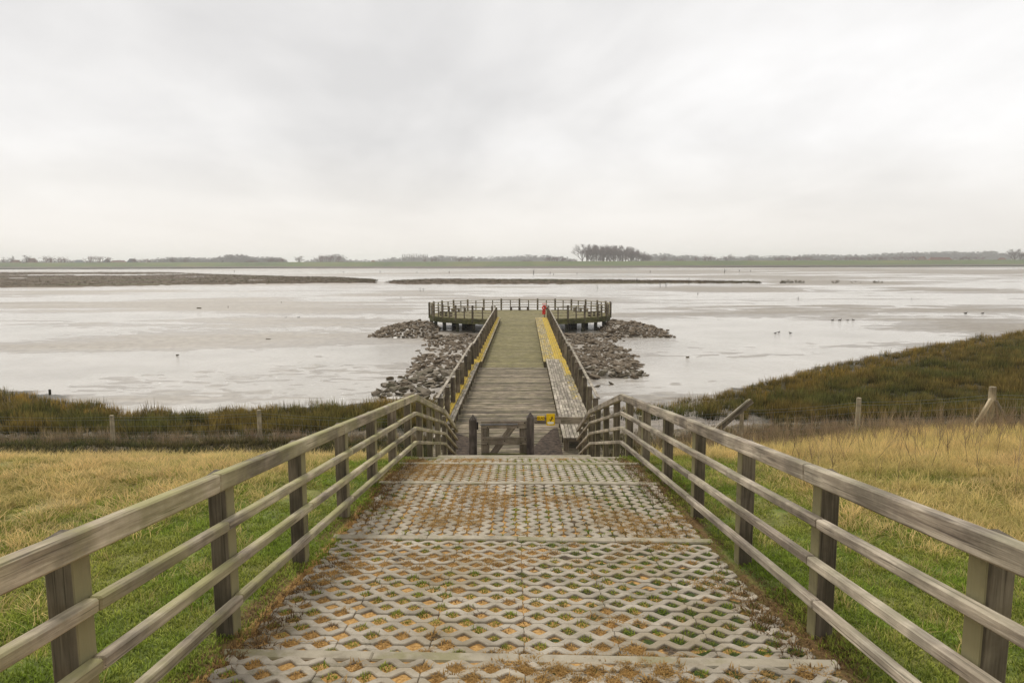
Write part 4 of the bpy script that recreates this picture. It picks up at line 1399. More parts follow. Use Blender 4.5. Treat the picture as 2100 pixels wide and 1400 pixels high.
# ------------------------------------------------------------------ trees
def tree_mesh(seed, kind):
    """bare winter tree 1 unit high: (trunk+limbs mesh data, twig mesh data)"""
    rr = random.Random(seed)
    TV, TF, WV, WF = [], [], [], []

    def seg(a, b, ra, rb, V, F, n=3):
        d = (b - a).normalized(); u = d.orthogonal().normalized(); w = d.cross(u); base_ = len(V)
        for p, r in ((a, ra), (b, rb)):
            for j_ in range(n):
                an = 2 * math.pi * j_ / n
                V.append(tuple(p + u * (r * math.cos(an)) + w * (r * math.sin(an))))
        for j_ in range(n):
            F.append((base_ + j_, base_ + (j_ + 1) % n, base_ + n + (j_ + 1) % n, base_ + n + j_))

    def twig(a, b, w_):
        d = b - a; s = Vector((rr.gauss(0, 1), rr.gauss(0, 1), 0)); s = d.cross(s)
        s = s.normalized() * w_ if s.length > 1e-5 else Vector((w_, 0, 0))
        b0 = len(WV); WV.extend([tuple(a - s), tuple(a + s), tuple(b)]); WF.append((b0, b0 + 1, b0 + 2))

    mn = 0.0055 if kind == 'clump' else 0.0022

    def grow(p, d, L, r, lv, mx):
        q_ = p + d * L
        if lv < 2: seg(p, q_, r, r * 0.7, TV, TF)
        else: seg(p, q_, max(r, mn), max(r * 0.6, mn), WV, WF) if lv < mx - 1 else twig(p, q_, max(r, mn))
        if lv >= mx: return
        nk = {0: 4, 1: 3}.get(lv, 3)
        for k_ in range(nk):
            f = rr.uniform(0.55, 1.0) if lv else rr.uniform(0.6, 1.0)
            sp = 0.62 if kind == 'round' else (0.28 if kind == 'poplar' else 0.75)
            nd = (d + Vector((rr.gauss(0, sp), rr.gauss(0, sp), rr.uniform(-.05, .35)))).normalized()
            grow(p.lerp(q_, f), nd, L * rr.uniform(0.6, 0.82), r * 0.55, lv + 1, mx)

    if kind == 'round':
        grow(Vector((0, 0, -.03)), Vector((0, 0, 1)), 0.30, 0.030, 0, 6)
    elif kind == 'poplar':
        top = Vector((rr.uniform(-.03, .03), rr.uniform(-.03, .03), 1.0))
        seg(Vector((0, 0, -.03)), top * 0.9, 0.016, 0.004, TV, TF)
        for k_ in range(30):
            f = rr.uniform(0.22, 0.95); a = rr.uniform(0, 6.283)
            d = Vector((math.cos(a) * .5, math.sin(a) * .5, 1)).normalized()
            grow(top * f, d, 0.20 * (1.15 - f) + 0.05, 0.008, 2, 5)
    else:   # shrubby clump of stems
        for k_ in range(16):
            a = rr.uniform(0, 6.283); x = rr.uniform(-.5, .5)
            d = Vector((x * 0.8 + rr.gauss(0, .15), rr.gauss(0, .15), 1)).normalized()
            p0 = Vector((x * 0.7, rr.uniform(-.15, .15), -.03))
            seg(p0, p0 + d * 0.35, 0.022, 0.015, TV, TF)
            grow(p0 + d * 0.35, d, 0.25 * rr.uniform(.7, 1.1), 0.017, 2, 5)
    zs = [v[2] for v in WV]; k_ = 1.0 / max(zs)
    TV = [tuple(c * k_ for c in v) for v in TV]; WV = [tuple(c * k_ for c in v) for v in WV]
    return TV, TF, WV, WF


M_bark = flat('bare_bark', (0.11, 0.085, 0.07), 0.9)
M_twig = flat('winter_twigs', (0.14, 0.105, 0.095), 0.9, 0, 0.3)
M_twig_r = flat('reddish_winter_twigs', (0.17, 0.105, 0.095), 0.9, 0, 0.3)
TREES = {}
for kind, sd_ in (('round', (1, 2, 3)), ('poplar', (4, 5, 6)), ('clump', (7, 8, 9))):
    TREES[kind] = []
    for s in sd_:
        TV, TF, WV, WF = tree_mesh(s, kind)
        TREES[kind].append((mesh('trunk', TV, TF, M_bark), mesh('crown', WV, WF, M_twig if kind != 'clump' else M_twig_r), (TV, TF, WV, WF)))


def plant_tree(px, hpx, kind, dist, label, group=None, wide=1.0, name='bare_tree'):
    p = at_depth(px, 535, dist)
    z0 = 0.9
    base_y = 535 + (1057 - px) * 0.0026
    z_top = CAM_H + (538 - base_y * 0 - 0) * 0  # set below
    hz_y = 535 + (1050 - px) * math.tan(R(ROLL))
    top_y = hpx
    H = CAM_H - z0 + (hz_y - top_y) * dist / FPX
    t = thing(name, (p.x, dist, z0), label, 'tree', group)
    tr, cr, _ = TREES[kind][rnd.randrange(3)]
    M = Matrix.Translation((p.x, dist, z0)) @ Matrix.Rotation(rnd.uniform(-.3, .3) + (math.pi if rnd.random() < .5 else 0), 4, 'Z') @ Matrix.Diagonal((H * wide, H * wide, H, 1))
    put(bpy.data.objects.new('trunk', tr), t, M)
    put(bpy.data.objects.new('crown', cr), t, M)
    return t


# the tall wood right of centre
plant_tree(1194, 500, 'round', 890, 'tallest spreading bare tree, at the left end of the tall wood on the horizon', wide=0.95)
plant_tree(1204, 499, 'round', 905, 'tall bare tree second from the left end of the tall wood', wide=1.2)
for k_, px in enumerate(np.linspace(1209, 1332, 40)):
    top = np.interp(px, [1214, 1260, 1290, 1310, 1333], [501, 502, 506, 512, 521]) + rnd.uniform(-1.5, 3)
    plant_tree(px + rnd.uniform(-2, 2), top, 'round' if k_ % 4 else 'poplar', rnd.uniform(880, 940), 'one of the close-set bare trees of the tall wood on the horizon', 'bare trees of the tall wood', wide=rnd.uniform(.8, 1.15))
# separate trees and clumps along the dyke
for px, top, kind, w, lab in (
        (8, 526, 'round', .8, 'faint small bare tree at the very left end of the horizon'),
        (22, 523, 'round', .8, 'small bare tree between two farm roofs at the left end of the horizon'),
        (54, 522, 'round', 1.0, 'bare round tree beside the long low farm roof'),
        (92, 523, 'clump', 1.7, 'broad reddish shrubby clump left of the twin clump on the dyke'),
        (122, 525, 'clump', 1.6, 'reddish clump of slanting stems, right one of the twin clumps on the dyke'),
        (199, 522, 'clump', 1.3, 'tall vase-shaped bare shrub standing alone before the low farm buildings'),
        (292, 527, 'clump', 1.9, 'wide reddish thicket just right of the big dark barn'),
        (355, 526, 'round', 1.2, 'rounded grey bare tree left of the long grey wood'),
        (380, 527, 'round', 1.2, 'second rounded grey bare tree before the long grey wood'),
        (516, 531, 'clump', 1.2, 'small low reddish bush before the grey wood'),
        (564, 526, 'clump', 1.8, 'reddish thicket at the right end of the grey wood'),
        (615, 524, 'round', 1.4, 'low lone bare tree with open round crown'),
        (672, 520, 'clump', 1.4, 'tall leaning clump of bare stems left of the tallest faint trees'),
        (709, 532, 'clump', 1.4, 'tiny dark bush on the dyke left of the white house'),
        (886, 526, 'clump', 1.3, 'dense reddish clump right of the comb-like row of thin trees'),
        (950, 524, 'clump', 1.2, 'upright clump of stems before the long grey hill of woods'),
        (1078, 530, 'clump', 1.2, 'small dark bush in the gap left of the tall wood'),
        (1136, 524, 'clump', 1.5, 'broad upright clump just left of the tall wood'),
        (1172, 528, 'clump', 1.0, 'low bush at the foot of the tallest bare tree'),
        (1358, 523, 'round', 1.0, 'small bare tree just right of the tall wood'),
        (1395, 527, 'clump', 1.0, 'low grey bush right of the tall wood'),
        (1446, 521, 'clump', 1.3, 'reddish upright clump between the tall wood and the round bare tree'),
        (1491, 520, 'round', 1.3, 'round bare tree standing alone on the right part of the dyke'),
        (1535, 528, 'clump', 1.0, 'low reddish bush right of the lone round tree'),
        (1609, 524, 'clump', 1.5, 'reddish thicket left of centre in the right wood'),
        (1640, 522, 'clump', 1.6, 'second reddish thicket before the right wood'),
        (1672, 527, 'clump', 1.2, 'small thicket third from the left before the right wood'),
        (1735, 523, 'clump', 1.7, 'tall reddish thicket before the middle of the right wood'),
        (1765, 523, 'clump', 1.5, 'grey thicket before the middle of the right wood'),
        (1805, 522, 'clump', 1.6, 'reddish thicket left of the red farm roof'),
        (1865, 521, 'clump', 2.0, 'large dark red thicket at the left end of the red farm roof'),
        (1985, 522, 'clump', 2.0, 'large grey thicket right of the red farm roof'),
        (2080, 509, 'round', 1.1, 'tall faint bare tree at the far right of the horizon'),
        (2092, 511, 'round', 1.0, 'bare tree rightmost on the horizon')):
    plant_tree(px, top, kind, rnd.uniform(880, 930), lab, wide=w)
for k_, px in enumerate(np.linspace(826, 876, 15)):
    plant_tree(px, 519.5 + rnd.uniform(-.6, .6), 'poplar', 1500, 'one of the evenly spaced thin trees standing in a comb-like row', 'comb-like row of thin trees', wide=0.55)

# hazy woods farther off: one mass each
def woods(name, prof_, dist, label, kind='round', sp=7.0, wide=1.1):
    allV, allF, nb_ = [], [], 0
    for depth in range(3):
        x = prof_[0][0]
        while x < prof_[-1][0]:
            d = dist * (1 + 0.04 * depth) * rnd.uniform(.99, 1.01)
            top = float(np.interp(x, [q_[0] for q_ in prof_], [q_[1] for q_ in prof_])) + rnd.choice((rnd.uniform(-1.6, 1.0), rnd.uniform(0, 4)))
            hz_y = 535 + (1050 - x) * math.tan(R(ROLL))
            H = CAM_H - 0.9 + (hz_y - top) * d / FPX
            if H > 4:
                TV, TF, WV, WF = TREES[kind][rnd.randrange(3)][2]
                p = at_depth(x, 535, d)
                an = rnd.uniform(0, 6.28); ca, sa = math.cos(an), math.sin(an)
                wv = np.array(WV); tri = np.array([f_ for f_ in WF if len(f_) == 3][::2])
                used, inv = np.unique(tri, return_inverse=True)
                wv = wv[used]; tri = inv.reshape(-1, 3)
                # broad-twigged copy so that the mass stays closed at this distance
                c_ = wv[tri].mean(1, keepdims=True)
                vv = (wv[tri] - c_) * np.array([3.4, 3.4, 1.2]) + c_
                vv = vv.reshape(-1, 3)
                xx = (vv[:, 0] * ca - vv[:, 1] * sa) * H * wide + p.x; yy = (vv[:, 0] * sa + vv[:, 1] * ca) * H * wide + d; zz = vv[:, 2] * H + 0.9
                allV.append(np.stack([xx, yy, zz], 1)); allF.append(np.arange(len(vv)).reshape(-1, 3) + nb_); nb_ += len(vv)
                # undergrowth under the crown
                k2 = 26
                ux = rng.uniform(-.7, .7, k2) * H * wide + p.x; uy = d + rng.uniform(-5, 5, k2); uz = rng.uniform(0, .5, k2) * H + .9
                tri3 = np.stack([np.stack([ux - .16 * H, uy, uz - .12 * H], 1), np.stack([ux + .16 * H, uy, uz - .08 * H], 1), np.stack([ux + rng.uniform(-.1, .1, k2) * H, uy, uz + .18 * H], 1)], 1).reshape(-1, 3)
                allV.append(tri3); allF.append(np.arange(len(tri3)).reshape(-1, 3) + nb_); nb_ += len(tri3)
            x += sp * rnd.uniform(.7, 1.3) * (1.0 + .4 * depth)
    o = add_mesh(name, quads_mesh(name, np.concatenate(allV), np.concatenate(allF), M_woods, smooth=False))
    return tag(o, label, kind='stuff')


M_woods = flat('distant_wood_twigs', (0.10, 0.082, 0.078), 0.95, 0, 0.2)
woods('distant_woods', [(-30, 535), (0, 533), (100, 534), (150, 534), (310, 533), (330, 528), (345, 527), (390, 527), (420, 528), (450, 526), (460, 522), (500, 521.5), (515, 526), (540, 525), (575, 528), (590, 534)],
      1500, 'grey hazy woods behind the left half of the dyke')
woods('distant_woods', [(630, 534), (645, 530), (665, 525), (690, 521), (698, 521), (705, 531), (770, 533), (800, 528), (840, 526), (880, 526), (910, 521.5), (925, 525), (1000, 525.5), (1050, 524), (1090, 522), (1150, 525), (1175, 530)],
      2000, 'pale hazy woods behind the middle of the dyke')
woods('distant_woods', [(1330, 524), (1345, 520), (1372, 519), (1380, 524), (1400, 522), (1440, 525), (1480, 527), (1520, 524), (1540, 522), (1580, 523), (1620, 524), (1660, 521), (1700, 522), (1760, 522), (1820, 518), (1860, 516),
                          (1900, 517), (1950, 515), (1990, 517), (2030, 514), (2060, 517), (2100, 515), (2150, 514)], 1900, 'long grey wood behind the right half of the dyke')


# ------------------------------------------------------------------ farm buildings beyond the dyke
M_roofg = flat('grey_green_roof', (0.07, 0.085, 0.09), 0.8); M_roofr = flat('red_tile_roof', (0.16, 0.07, 0.05), 0.8)
M_roofb = flat('brown_roof', (0.16, 0.10, 0.075), 0.8); M_wallw = flat('white_wall', (0.7, 0.68, 0.62), 0.8); M_wallb = flat('brick_wall', (0.25, 0.17, 0.12), 0.85)


def house(px0, px1, top_y, eave, roof, wall, label, dist=960, name='farmhouse', cat='house', hip=0.15):
    a, b = at_depth(px0, 535, dist), at_depth(px1, 535, dist)
    cx, W = (a.x + b.x) / 2, abs(b.x - a.x)
    hz_y = 535 + (1050 - px0) * math.tan(R(ROLL))
    zt3 = CAM_H + (hz_y - top_y) * dist / FPX; ze = 0.9 + (zt3 - 0.9) * eave; D = 9.0
    t = thing(name, (cx, dist, 0.9), label, cat)
    h2 = W / 2
    V = [(cx - h2, dist, 0.5), (cx + h2, dist, 0.5), (cx + h2, dist + D, 0.5), (cx - h2, dist + D, 0.5), (cx - h2, dist, ze), (cx + h2, dist, ze), (cx + h2, dist + D, ze), (cx - h2, dist + D, ze)]
    put(bpy.data.objects.new('wall', mesh('wall', V, [(0, 1, 5, 4), (1, 2, 6, 5), (2, 3, 7, 6), (3, 0, 4, 7)], wall)), t, Matrix.Identity(4))
    e = 0.5
    V = [(cx - h2 - e, dist - e, ze), (cx + h2 + e, dist - e, ze), (cx + h2 + e, dist + D + e, ze), (cx - h2 - e, dist + D + e, ze), (cx - h2 + W * hip, dist + D / 2, zt3), (cx + h2 - W * hip, dist + D / 2, zt3)]
    put(bpy.data.objects.new('roof', mesh('roof', V, [(0, 1, 5, 4), (2, 3, 4, 5), (1, 2, 5), (3, 0, 4), (3, 2, 1, 0)], roof)), t, Matrix.Identity(4))
    return t


house(17, 36, 533, .45, M_roofb, M_wallb, 'low brown farm roof at the left end of the horizon')
house(52, 70, 529.5, .45, M_roofb, M_wallb, 'farmhouse with brown roof beside the bare round tree on the left', hip=.2)
house(210, 221, 532, .5, M_roofg, M_wallw, 'small shed with blue-green roof right of the vase-shaped shrub')
house(222, 256, 534, .55, M_roofb, M_wallw, 'long low farm building with pale wall and brown roof')
house(257, 278, 530.5, .35, M_roofg, M_wallb, 'big dark grey barn with hipped roof', hip=.25)
house(150, 168, 533, .4, M_roofg, M_wallw, 'faint grey roof between the twin clumps and the vase-shaped shrub', dist=1300)
house(760, 768, 533.5, .6, M_roofb, M_wallw, 'small white cottage on the dyke left of the comb-like row of trees')
house(1905, 1958, 527.5, .42, M_roofr, M_wallw, 'long farm building with red roof and white wall on the right')
house(1888, 1902, 526, .5, M_roofb, M_wallb, 'small brown house left of the long red roof', dist=1000)
house(2052, 2066, 528.5, .5, M_roofr, M_wallw, 'small pale house with red roof near the right end of the horizon')


# grazing animals on the dyke and birds on the flat
def blob(name, parts_, loc, s, rot, label, cat, mat, group=None):
    bm = bmesh.new()
    for (cx, cy, cz, rx, ry, rz) in parts_:
        r_ = bmesh.ops.create_icosphere(bm, subdivisions=2, radius=1.0)
        for v in r_['verts']: v.co = Vector((v.co.x * rx + cx, v.co.y * ry + cy, v.co.z * rz + cz))
    me = bpy.data.meshes.new(name); bm.to_mesh(me); bm.free()
    me.polygons.foreach_set('use_smooth', [True] * len(me.polygons)); me.materials.append(mat)
    o = bpy.data.objects.new(name, me)
    put(o, None, Matrix.Translation(loc) @ Matrix.Rotation(rot, 4, 'Z') @ Matrix.Scale(s, 4))
    return tag(o, label, cat, group)


DUCK = [(0, 0, .10, .22, .10, .10), (.19, 0, .17, .05, .045, .09), (.22, 0, .26, .065, .045, .045), (.30, 0, .25, .05, .02, .012), (-.22, 0, .15, .10, .05, .035)]
M_duck = flat('dark_feathers', (0.03, 0.026, 0.022), 0.7, 0, .5)
M_duckp = flat('pale_feathers', (0.55, 0.52, 0.48), 0.7, 0, .3)
for (px, py, s, rt, lab) in ((1590, 684, 1.3, .3, 'dark duck, left one of the close pair on the water'), (1597, 682, 1.25, .2, 'dark duck, right one of the close pair on the water'),
                             (1621, 683.5, 1.3, 3.0, 'single dark duck just right of the close pair'),
                             (1707, 657.5, 1.6, 0, 'first from the left in the row of four ducks'), (1722, 657.5, 1.9, 0, 'second from the left in the row of four ducks'),
                             (1738, 657.5, 1.3, 0, 'third from the left in the row of four ducks'), (1750, 657, 1.6, 3.1, 'rightmost in the row of four ducks'),
                             (1980, 643.5, 2.1, 0, 'dark duck at the far right edge of the water, left of its neighbour'), (2015, 643.5, 1.8, 0, 'dark duck nearest the right edge of the photo'),
                             (612, 652, 1.6, 0, 'small dark wader on the left mud bar'), (586, 652, 1.2, 0, 'tiny dark wader left of the other on the mud bar')):
    blob('duck', DUCK, P(px, py, -0.02), s * 0.45, rt, lab, 'bird', M_duck)
blob('gull', [(0, 0, .1, .2, .08, .08), (.2, 0, .17, .06, .05, .05), (-.12, .18, .2, .10, .28, .015), (-.12, -.18, .2, .10, .28, .015), (.28, 0, .16, .04, .015, .012)],
     J(-3.0, 69.2, ZFAR + 1.45), 1.15, R(70), 'white gull with raised wings on the left end of the jetty railing', 'bird', M_duckp)
COW = [(0, 0, .95, .75, .32, .38), (.8, 0, 1.15, .28, .14, .17), (.5, .2, .3, .08, .08, .4), (.5, -.2, .3, .08, .08, .4), (-.5, .2, .3, .08, .08, .4), (-.5, -.2, .3, .08, .08, .4)]
blob('cow', COW, (at_depth(467, 537, 860).x, 845, 6.6), 1.6, .4, 'black animal standing on the crest of the dyke', 'cow', M_duck)
blob('sheep', COW, (at_depth(75, 541, 860).x, 838, 5.2), 1.7, .4, 'dark animal on the slope of the dyke at the left', 'sheep', M_duck)
for k_, px in enumerate((1936, 1974, 2049, 2059)):
    blob('sheep', COW, (at_depth(px, 533, 880).x, 858, 6.9), 1.2, rnd.uniform(0, 6), 'pale sheep grazing on the right end of the dyke', 'sheep', M_duckp, 'pale sheep on the right end of the dyke')
for (px, py, s, lab) in ((550, 697, .5, 'small dark rock alone on the left mudflat'), (408, 634, .9, 'flat dark rock on the far left mud bar'), (1369, 678, .45, 'dark rock just off the tip of the right stone bank'),
                         (1357, 684, 0.95, 'big dark boulder at the tip of the right stone bank'), (364, 729, .3, 'tiny dark stone in the left shallows'), (1410, 733, .32, 'tiny dark stone in the right shallows')):
    o = bpy.data.objects.new('boulder', ROCKS[rnd.randrange(6)])
    put(o, None, Matrix.Translation(P(px, py) + Vector((0, 0, s * .15))) @ Matrix.Diagonal((s * 1.0, s * .7, s * .6, 1)))
    tag(o, lab, 'rock')


def stake(px, py, hpx, label, twigs=0, group=None, name='stake'):
    p = P(px, py, 0); k_ = p.y / FPX
    t = thing(name, p, label, 'stake', group)
    h = hpx * k_; lean = rnd.uniform(-.1, .1) * h
    r_ = max(0.025, 0.55 * k_)
    V, F = [], []
    def sg(a, b, r):
        b0 = len(V)
        for q_, rr_ in ((a, r), (b, r * .6)):
            for j_ in range(4):
                an = j_ * math.pi / 2
                V.append((q_[0] + rr_ * math.cos(an), q_[1] + rr_ * math.sin(an), q_[2]))
        for j_ in range(4): F.append((b0 + j_, b0 + (j_ + 1) % 4, b0 + 4 + (j_ + 1) % 4, b0 + 4 + j_))
        F.append((b0 + 4, b0 + 5, b0 + 6, b0 + 7))
    sg((0, 0, -.2), (lean, 0, h), r_)
    for j_ in range(twigs):
        z = h * rnd.uniform(.1, .7); a = rnd.uniform(-1, 1)
        sg((lean * z / h, 0, z), (lean * z / h + a * h * .7, rnd.uniform(-.2, .2) * h, z + h * rnd.uniform(.15, .5)), r_ * .5)
    put(bpy.data.objects.new('stick', mesh('stick', V, F, M_pile)), t, Matrix.Translation(p))


for px, py, h, tw, lab in ((1333, 560, 6, 2, 'dark branched stake in the far mud left of the round tree'), (1486, 560, 9, 6, 'twiggy dark stake in the far mud below the round bare tree'),
                           (1516, 558, 5, 5, 'small twiggy stake right of the larger twiggy stake'), (1539, 558, 4, 3, 'tiny stake, third of the row below the round bare tree'),
                           (1412, 581, 12, 5, 'twiggy stake at the right end of the thin marsh strip'), (1306, 579, 10, 5, 'twiggy stake on the middle of the thin marsh strip'),
                           (1225, 591, 8, 1, 'thin stake before the thin marsh strip'), (1354, 590, 14, 1, 'tall thin stick in the water before the marsh strip'), (1366, 590, 11, 2, 'forked stick right of the tall thin stick'),
                           (1094, 563, 10, 7, 'dark bushy stake in the far channel left of the tall wood'), (1128, 562, 5, 2, 'thin pale stick in the far channel'), (1135, 564, 4, 0, 'short stick next to the thin pale stick'),
                           (1183, 562, 4, 0, 'short stick below the tall wood'), (921, 561, 5, 2, 'little forked stick in the far channel above the platform'), (855, 560, 4, 0, 'short stick left of the forked one in the far channel'),
                           (779, 560, 5, 2, 'dark little stake in the far channel above the marsh gap'), (705, 559, 3, 2, 'low dark stake in the left far channel'), (481, 558, 4, 2, 'low forked stake before the left brown marsh'),
                           (862, 598, 9, 1, 'thin stick in the shallows left above the platform'), (868, 598, 7, 2, 'second thin stick left above the platform'), (822, 612, 4, 0, 'short stick farther left in the shallows'),
                           (577, 622, 4, 2, 'little stick on the left mud bar'), (1431, 604, 5, 2, 'forked stick in the right shallows'), (1637, 615, 7, 4, 'leaning stick with a flag of weed on the right flat'),
                           (1869, 614, 3, 1, 'tiny stick on the far right flat'), (468, 632, 5, 1, 'small stick on the left shallows')):
    stake(px, py, h, lab, tw)

# ------------------------------------------------------------------ vegetation masses
G_green = blade_mat('turf_grass', (0.12, 0.16, 0.022), (0.25, 0.34, 0.04), (0.40, 0.41, 0.085), 0.018, pn=1.3, outer=(5.5, 7.5, (0.36, 0.33, 0.09)))
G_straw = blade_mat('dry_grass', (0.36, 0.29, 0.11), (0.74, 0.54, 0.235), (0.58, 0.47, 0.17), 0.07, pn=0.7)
G_dead = blade_mat('dead_moss_and_litter', (0.13, 0.08, 0.035), (0.34, 0.22, 0.095), (0.22, 0.135, 0.06), 0.03, pn=2.0)
G_gold = blade_mat('straw_scraps', (0.34, 0.21, 0.07), (0.74, 0.50, 0.19), (0.58, 0.36, 0.12), 0.02, pn=2.0, bvar=.25)
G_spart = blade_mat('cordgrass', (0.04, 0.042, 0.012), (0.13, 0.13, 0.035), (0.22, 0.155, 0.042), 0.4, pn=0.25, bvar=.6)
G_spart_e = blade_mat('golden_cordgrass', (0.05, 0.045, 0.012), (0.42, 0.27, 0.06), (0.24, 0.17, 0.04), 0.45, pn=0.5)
G_stem = blade_mat('bare_brown_stems', (0.14, 0.10, 0.06), (0.33, 0.24, 0.16), (0.42, 0.33, 0.20), 0.6, pn=0.6)
G_bank = blade_mat('scrubby_green', (0.03, 0.03, 0.01), (0.11, 0.12, 0.035), (0.19, 0.15, 0.06), 0.15, pn=0.9)
G_marsh = blade_mat('brown_marsh_plants', (0.035, 0.024, 0.012), (0.125, 0.078, 0.036), (0.085, 0.08, 0.022), 0.3, pn=0.03)

green_t = [tuft('grass_tuft', 26, 0.012, 0.038, 0.075, 0.005, 1.3, G_green, seed=s) for s in range(5)]
green_l = [tuft('long_grass_tuft', 16, 0.03, 0.08, 0.09, 0.005, 1.3, G_green, seed=s + 20) for s in range(4)]
straw_t = [tuft('dry_tuft', 34, 0.06, 0.20, 0.12, 0.0038, 1.0, G_straw, seed=s + 40, segs=3, flat_=.12) for s in range(6)]
dead_t = [tuft('litter_tuft', 16, 0.012, 0.05, 0.06, 0.006, 2.2, G_dead, seed=s + 60) for s in range(4)]
gold_t = [tuft('straw_tuft', 20, 0.006, 0.024, 0.042, 0.0055, 3.0, G_gold, seed=s + 80) for s in range(4)]
moss_t = [tuft('moss_tuft', 20, 0.008, 0.030, 0.036, 0.005, 1.0, G_green, seed=s + 90) for s in range(4)]
spart_t = [tuft('cordgrass_tuft', 14, 0.30, 0.62, 0.20, 0.017, 0.38, G_spart, seed=s + 100, segs=3) for s in range(6)]
sparte_t = [tuft('cordgrass_edge_tuft', 14, 0.28, 0.60, 0.22, 0.017, 0.42, G_spart_e, seed=s + 120, segs=3) for s in range(5)]
bank_t = [tuft('bank_tuft', 16, 0.05, 0.22, 0.16, 0.013, 1.2, G_bank, seed=s + 140) for s in range(4)]
marsh_t = [tuft('marsh_tuft', 14, 0.15, 0.45, 0.9, 0.12, 0.8, G_marsh, seed=s + 160) for s in range(4)]


def stems(name, n, h0, h1, spread, w, seed, mat=G_stem, branch=3):
    rr = random.Random(seed); V, F = [], []
    def st(p, d, L, w_):
        q_ = p + d * L; s = d.cross(Vector((rr.gauss(0, 1), rr.gauss(0, 1), 0.01))).normalized() * w_
        s2_ = d.cross(s).normalized() * w_
        for a in (s, s2_):
            b = len(V); V.extend([tuple(p - a), tuple(p + a), tuple(q_ + a * .5), tuple(q_ - a * .5)]); F.append((b, b + 1, b + 2, b + 3))
        return q_
    for k_ in range(n):
        a = rr.uniform(0, 6.28); dd = spread * math.sqrt(rr.random())
        p = Vector((dd * math.cos(a), dd * math.sin(a), -.02)); L = rr.uniform(h0, h1)
        d = Vector((rr.gauss(0, .12), rr.gauss(0, .12), 1)).normalized()
        q_ = st(p, d, L * .6, w)
        for j_ in range(branch):
            nd = (d + Vector((rr.gauss(0, .28), rr.gauss(0, .28), 0))).normalized()
            st(p.lerp(q_, rr.uniform(.5, 1)), nd, L * rr.uniform(.2, .42), w * .6)
        st(q_, (d + Vector((rr.gauss(0, .1), rr.gauss(0, .1), 0))).normalized(), L * .4, w * .7)
    return bpy.data.objects.new(name, mesh(name, V, F, mat))


shrub_t = [stems('stem_clump', 14, 0.35, 0.95, 0.3, 0.0042, s + 200, branch=5) for s in range(5)]
tall_t = [stems('tall_stem', 1, 0.55, 1.0, 0.02, 0.004, s + 230, branch=5) for s in range(6)]

# near turf
def greenp(x, y):
    ax = np.abs(x - .05)
    edge = ax > (1.74 + 0.22 * vnoise(np.sign(x) * 3, y * 1.3, 4) * (y < 11))
    p = np.where(in_view(x, y, 1.0) & edge, 1.0, 0.0)
    bare = vnoise(x * 1.1, y * 1.1, 77) + 0.5 * vnoise(x * 3, y * 3, 78)
    p = p * np.where(bare < 0.45, 0.15, 1.0)
    return p * np.clip(1.15 - 0.05 * y, 0.55, 1)
g1 = pick(78000, -11, 11, 2.0, 12.6, greenp)
scatter('grass', green_t, g1, rng.uniform(.8, 1.6, len(g1)), 'short green turf on both sides of the ramp')
g2 = pick(12000, -13, 15, 2.0, 13, lambda x, y: greenp(x, y) * np.where(np.abs(x) > 3.4, .7, .28))
scatter('grass', green_l, g2, rng.uniform(.7, 1.3, len(g2)), 'longer green grass tufts in the turf')
def strawp(x, y):
    n = fbm(x * .55, y * .55, 3, 91)
    m = np.where(x < 0, sstep(2.9, 5.2, -x + (n - .5) * 4 + 0.22 * (y - 6)), sstep(3.2, 5.0, x + (n - .5) * 3.0 + 0.10 * (y - 6)))
    m = np.maximum(m, sstep(11.2, 12.4, y) * (np.abs(x) > 2.2))
    holes = np.where(fbm(x * .8 + 5, y * .8, 3, 95) > 0.60, 0.35, 1.0)
    return np.where(in_view(x, y) & (np.abs(x - .05) > 2.1), m * holes, 0)
g3 = pick(46000, -13, 20, 2.0, 21, lambda x, y: strawp(x, y) * np.where(y < 12.8, 1.0, np.where(x > 3.5, np.clip(1.35 - 0.03 * y, 0, 1) * (y < 20.5 - np.clip(9 - x, 0, 5) * 1.0), 0.0)))
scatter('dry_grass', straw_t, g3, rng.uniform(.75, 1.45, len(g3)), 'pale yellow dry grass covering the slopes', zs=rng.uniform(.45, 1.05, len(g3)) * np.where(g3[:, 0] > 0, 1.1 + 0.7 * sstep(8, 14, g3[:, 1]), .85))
g3b = pick(2600, -9, 9, 2.0, 12.5, lambda x, y: np.where((np.abs(x) > 2.1) & in_view(x, y), .5, 0))
scatter('dry_grass', straw_t, g3b, rng.uniform(.5, .9, len(g3b)), 'scattered pale blades in the green turf')
# litter and dead moss along the paving
def litp(x, y):
    ax = np.abs(x - .05)
    n = vnoise(x * 0 + 2, y * .9, 14) + .5 * vnoise(x * 2, y * 3, 15)
    k = np.where(x > 0, .34, .26)
    return np.where((ax > 1.6) & (ax < 1.74 + k * n) & (rng.random(len(x)) < np.clip((n - .3) * .9, 0, 1)), 1.0, 0)
g4 = pick(17000, -2.5, 2.6, 2.6, 11.4, litp)
g4[:, 2] = np.maximum(g4[:, 2], path_plane(g4[:, 0], g4[:, 1]) - .006)
scatter('litter', dead_t, g4, rng.uniform(.6, 1.3, len(g4)), 'brown dead moss and litter along the edges of the paving')
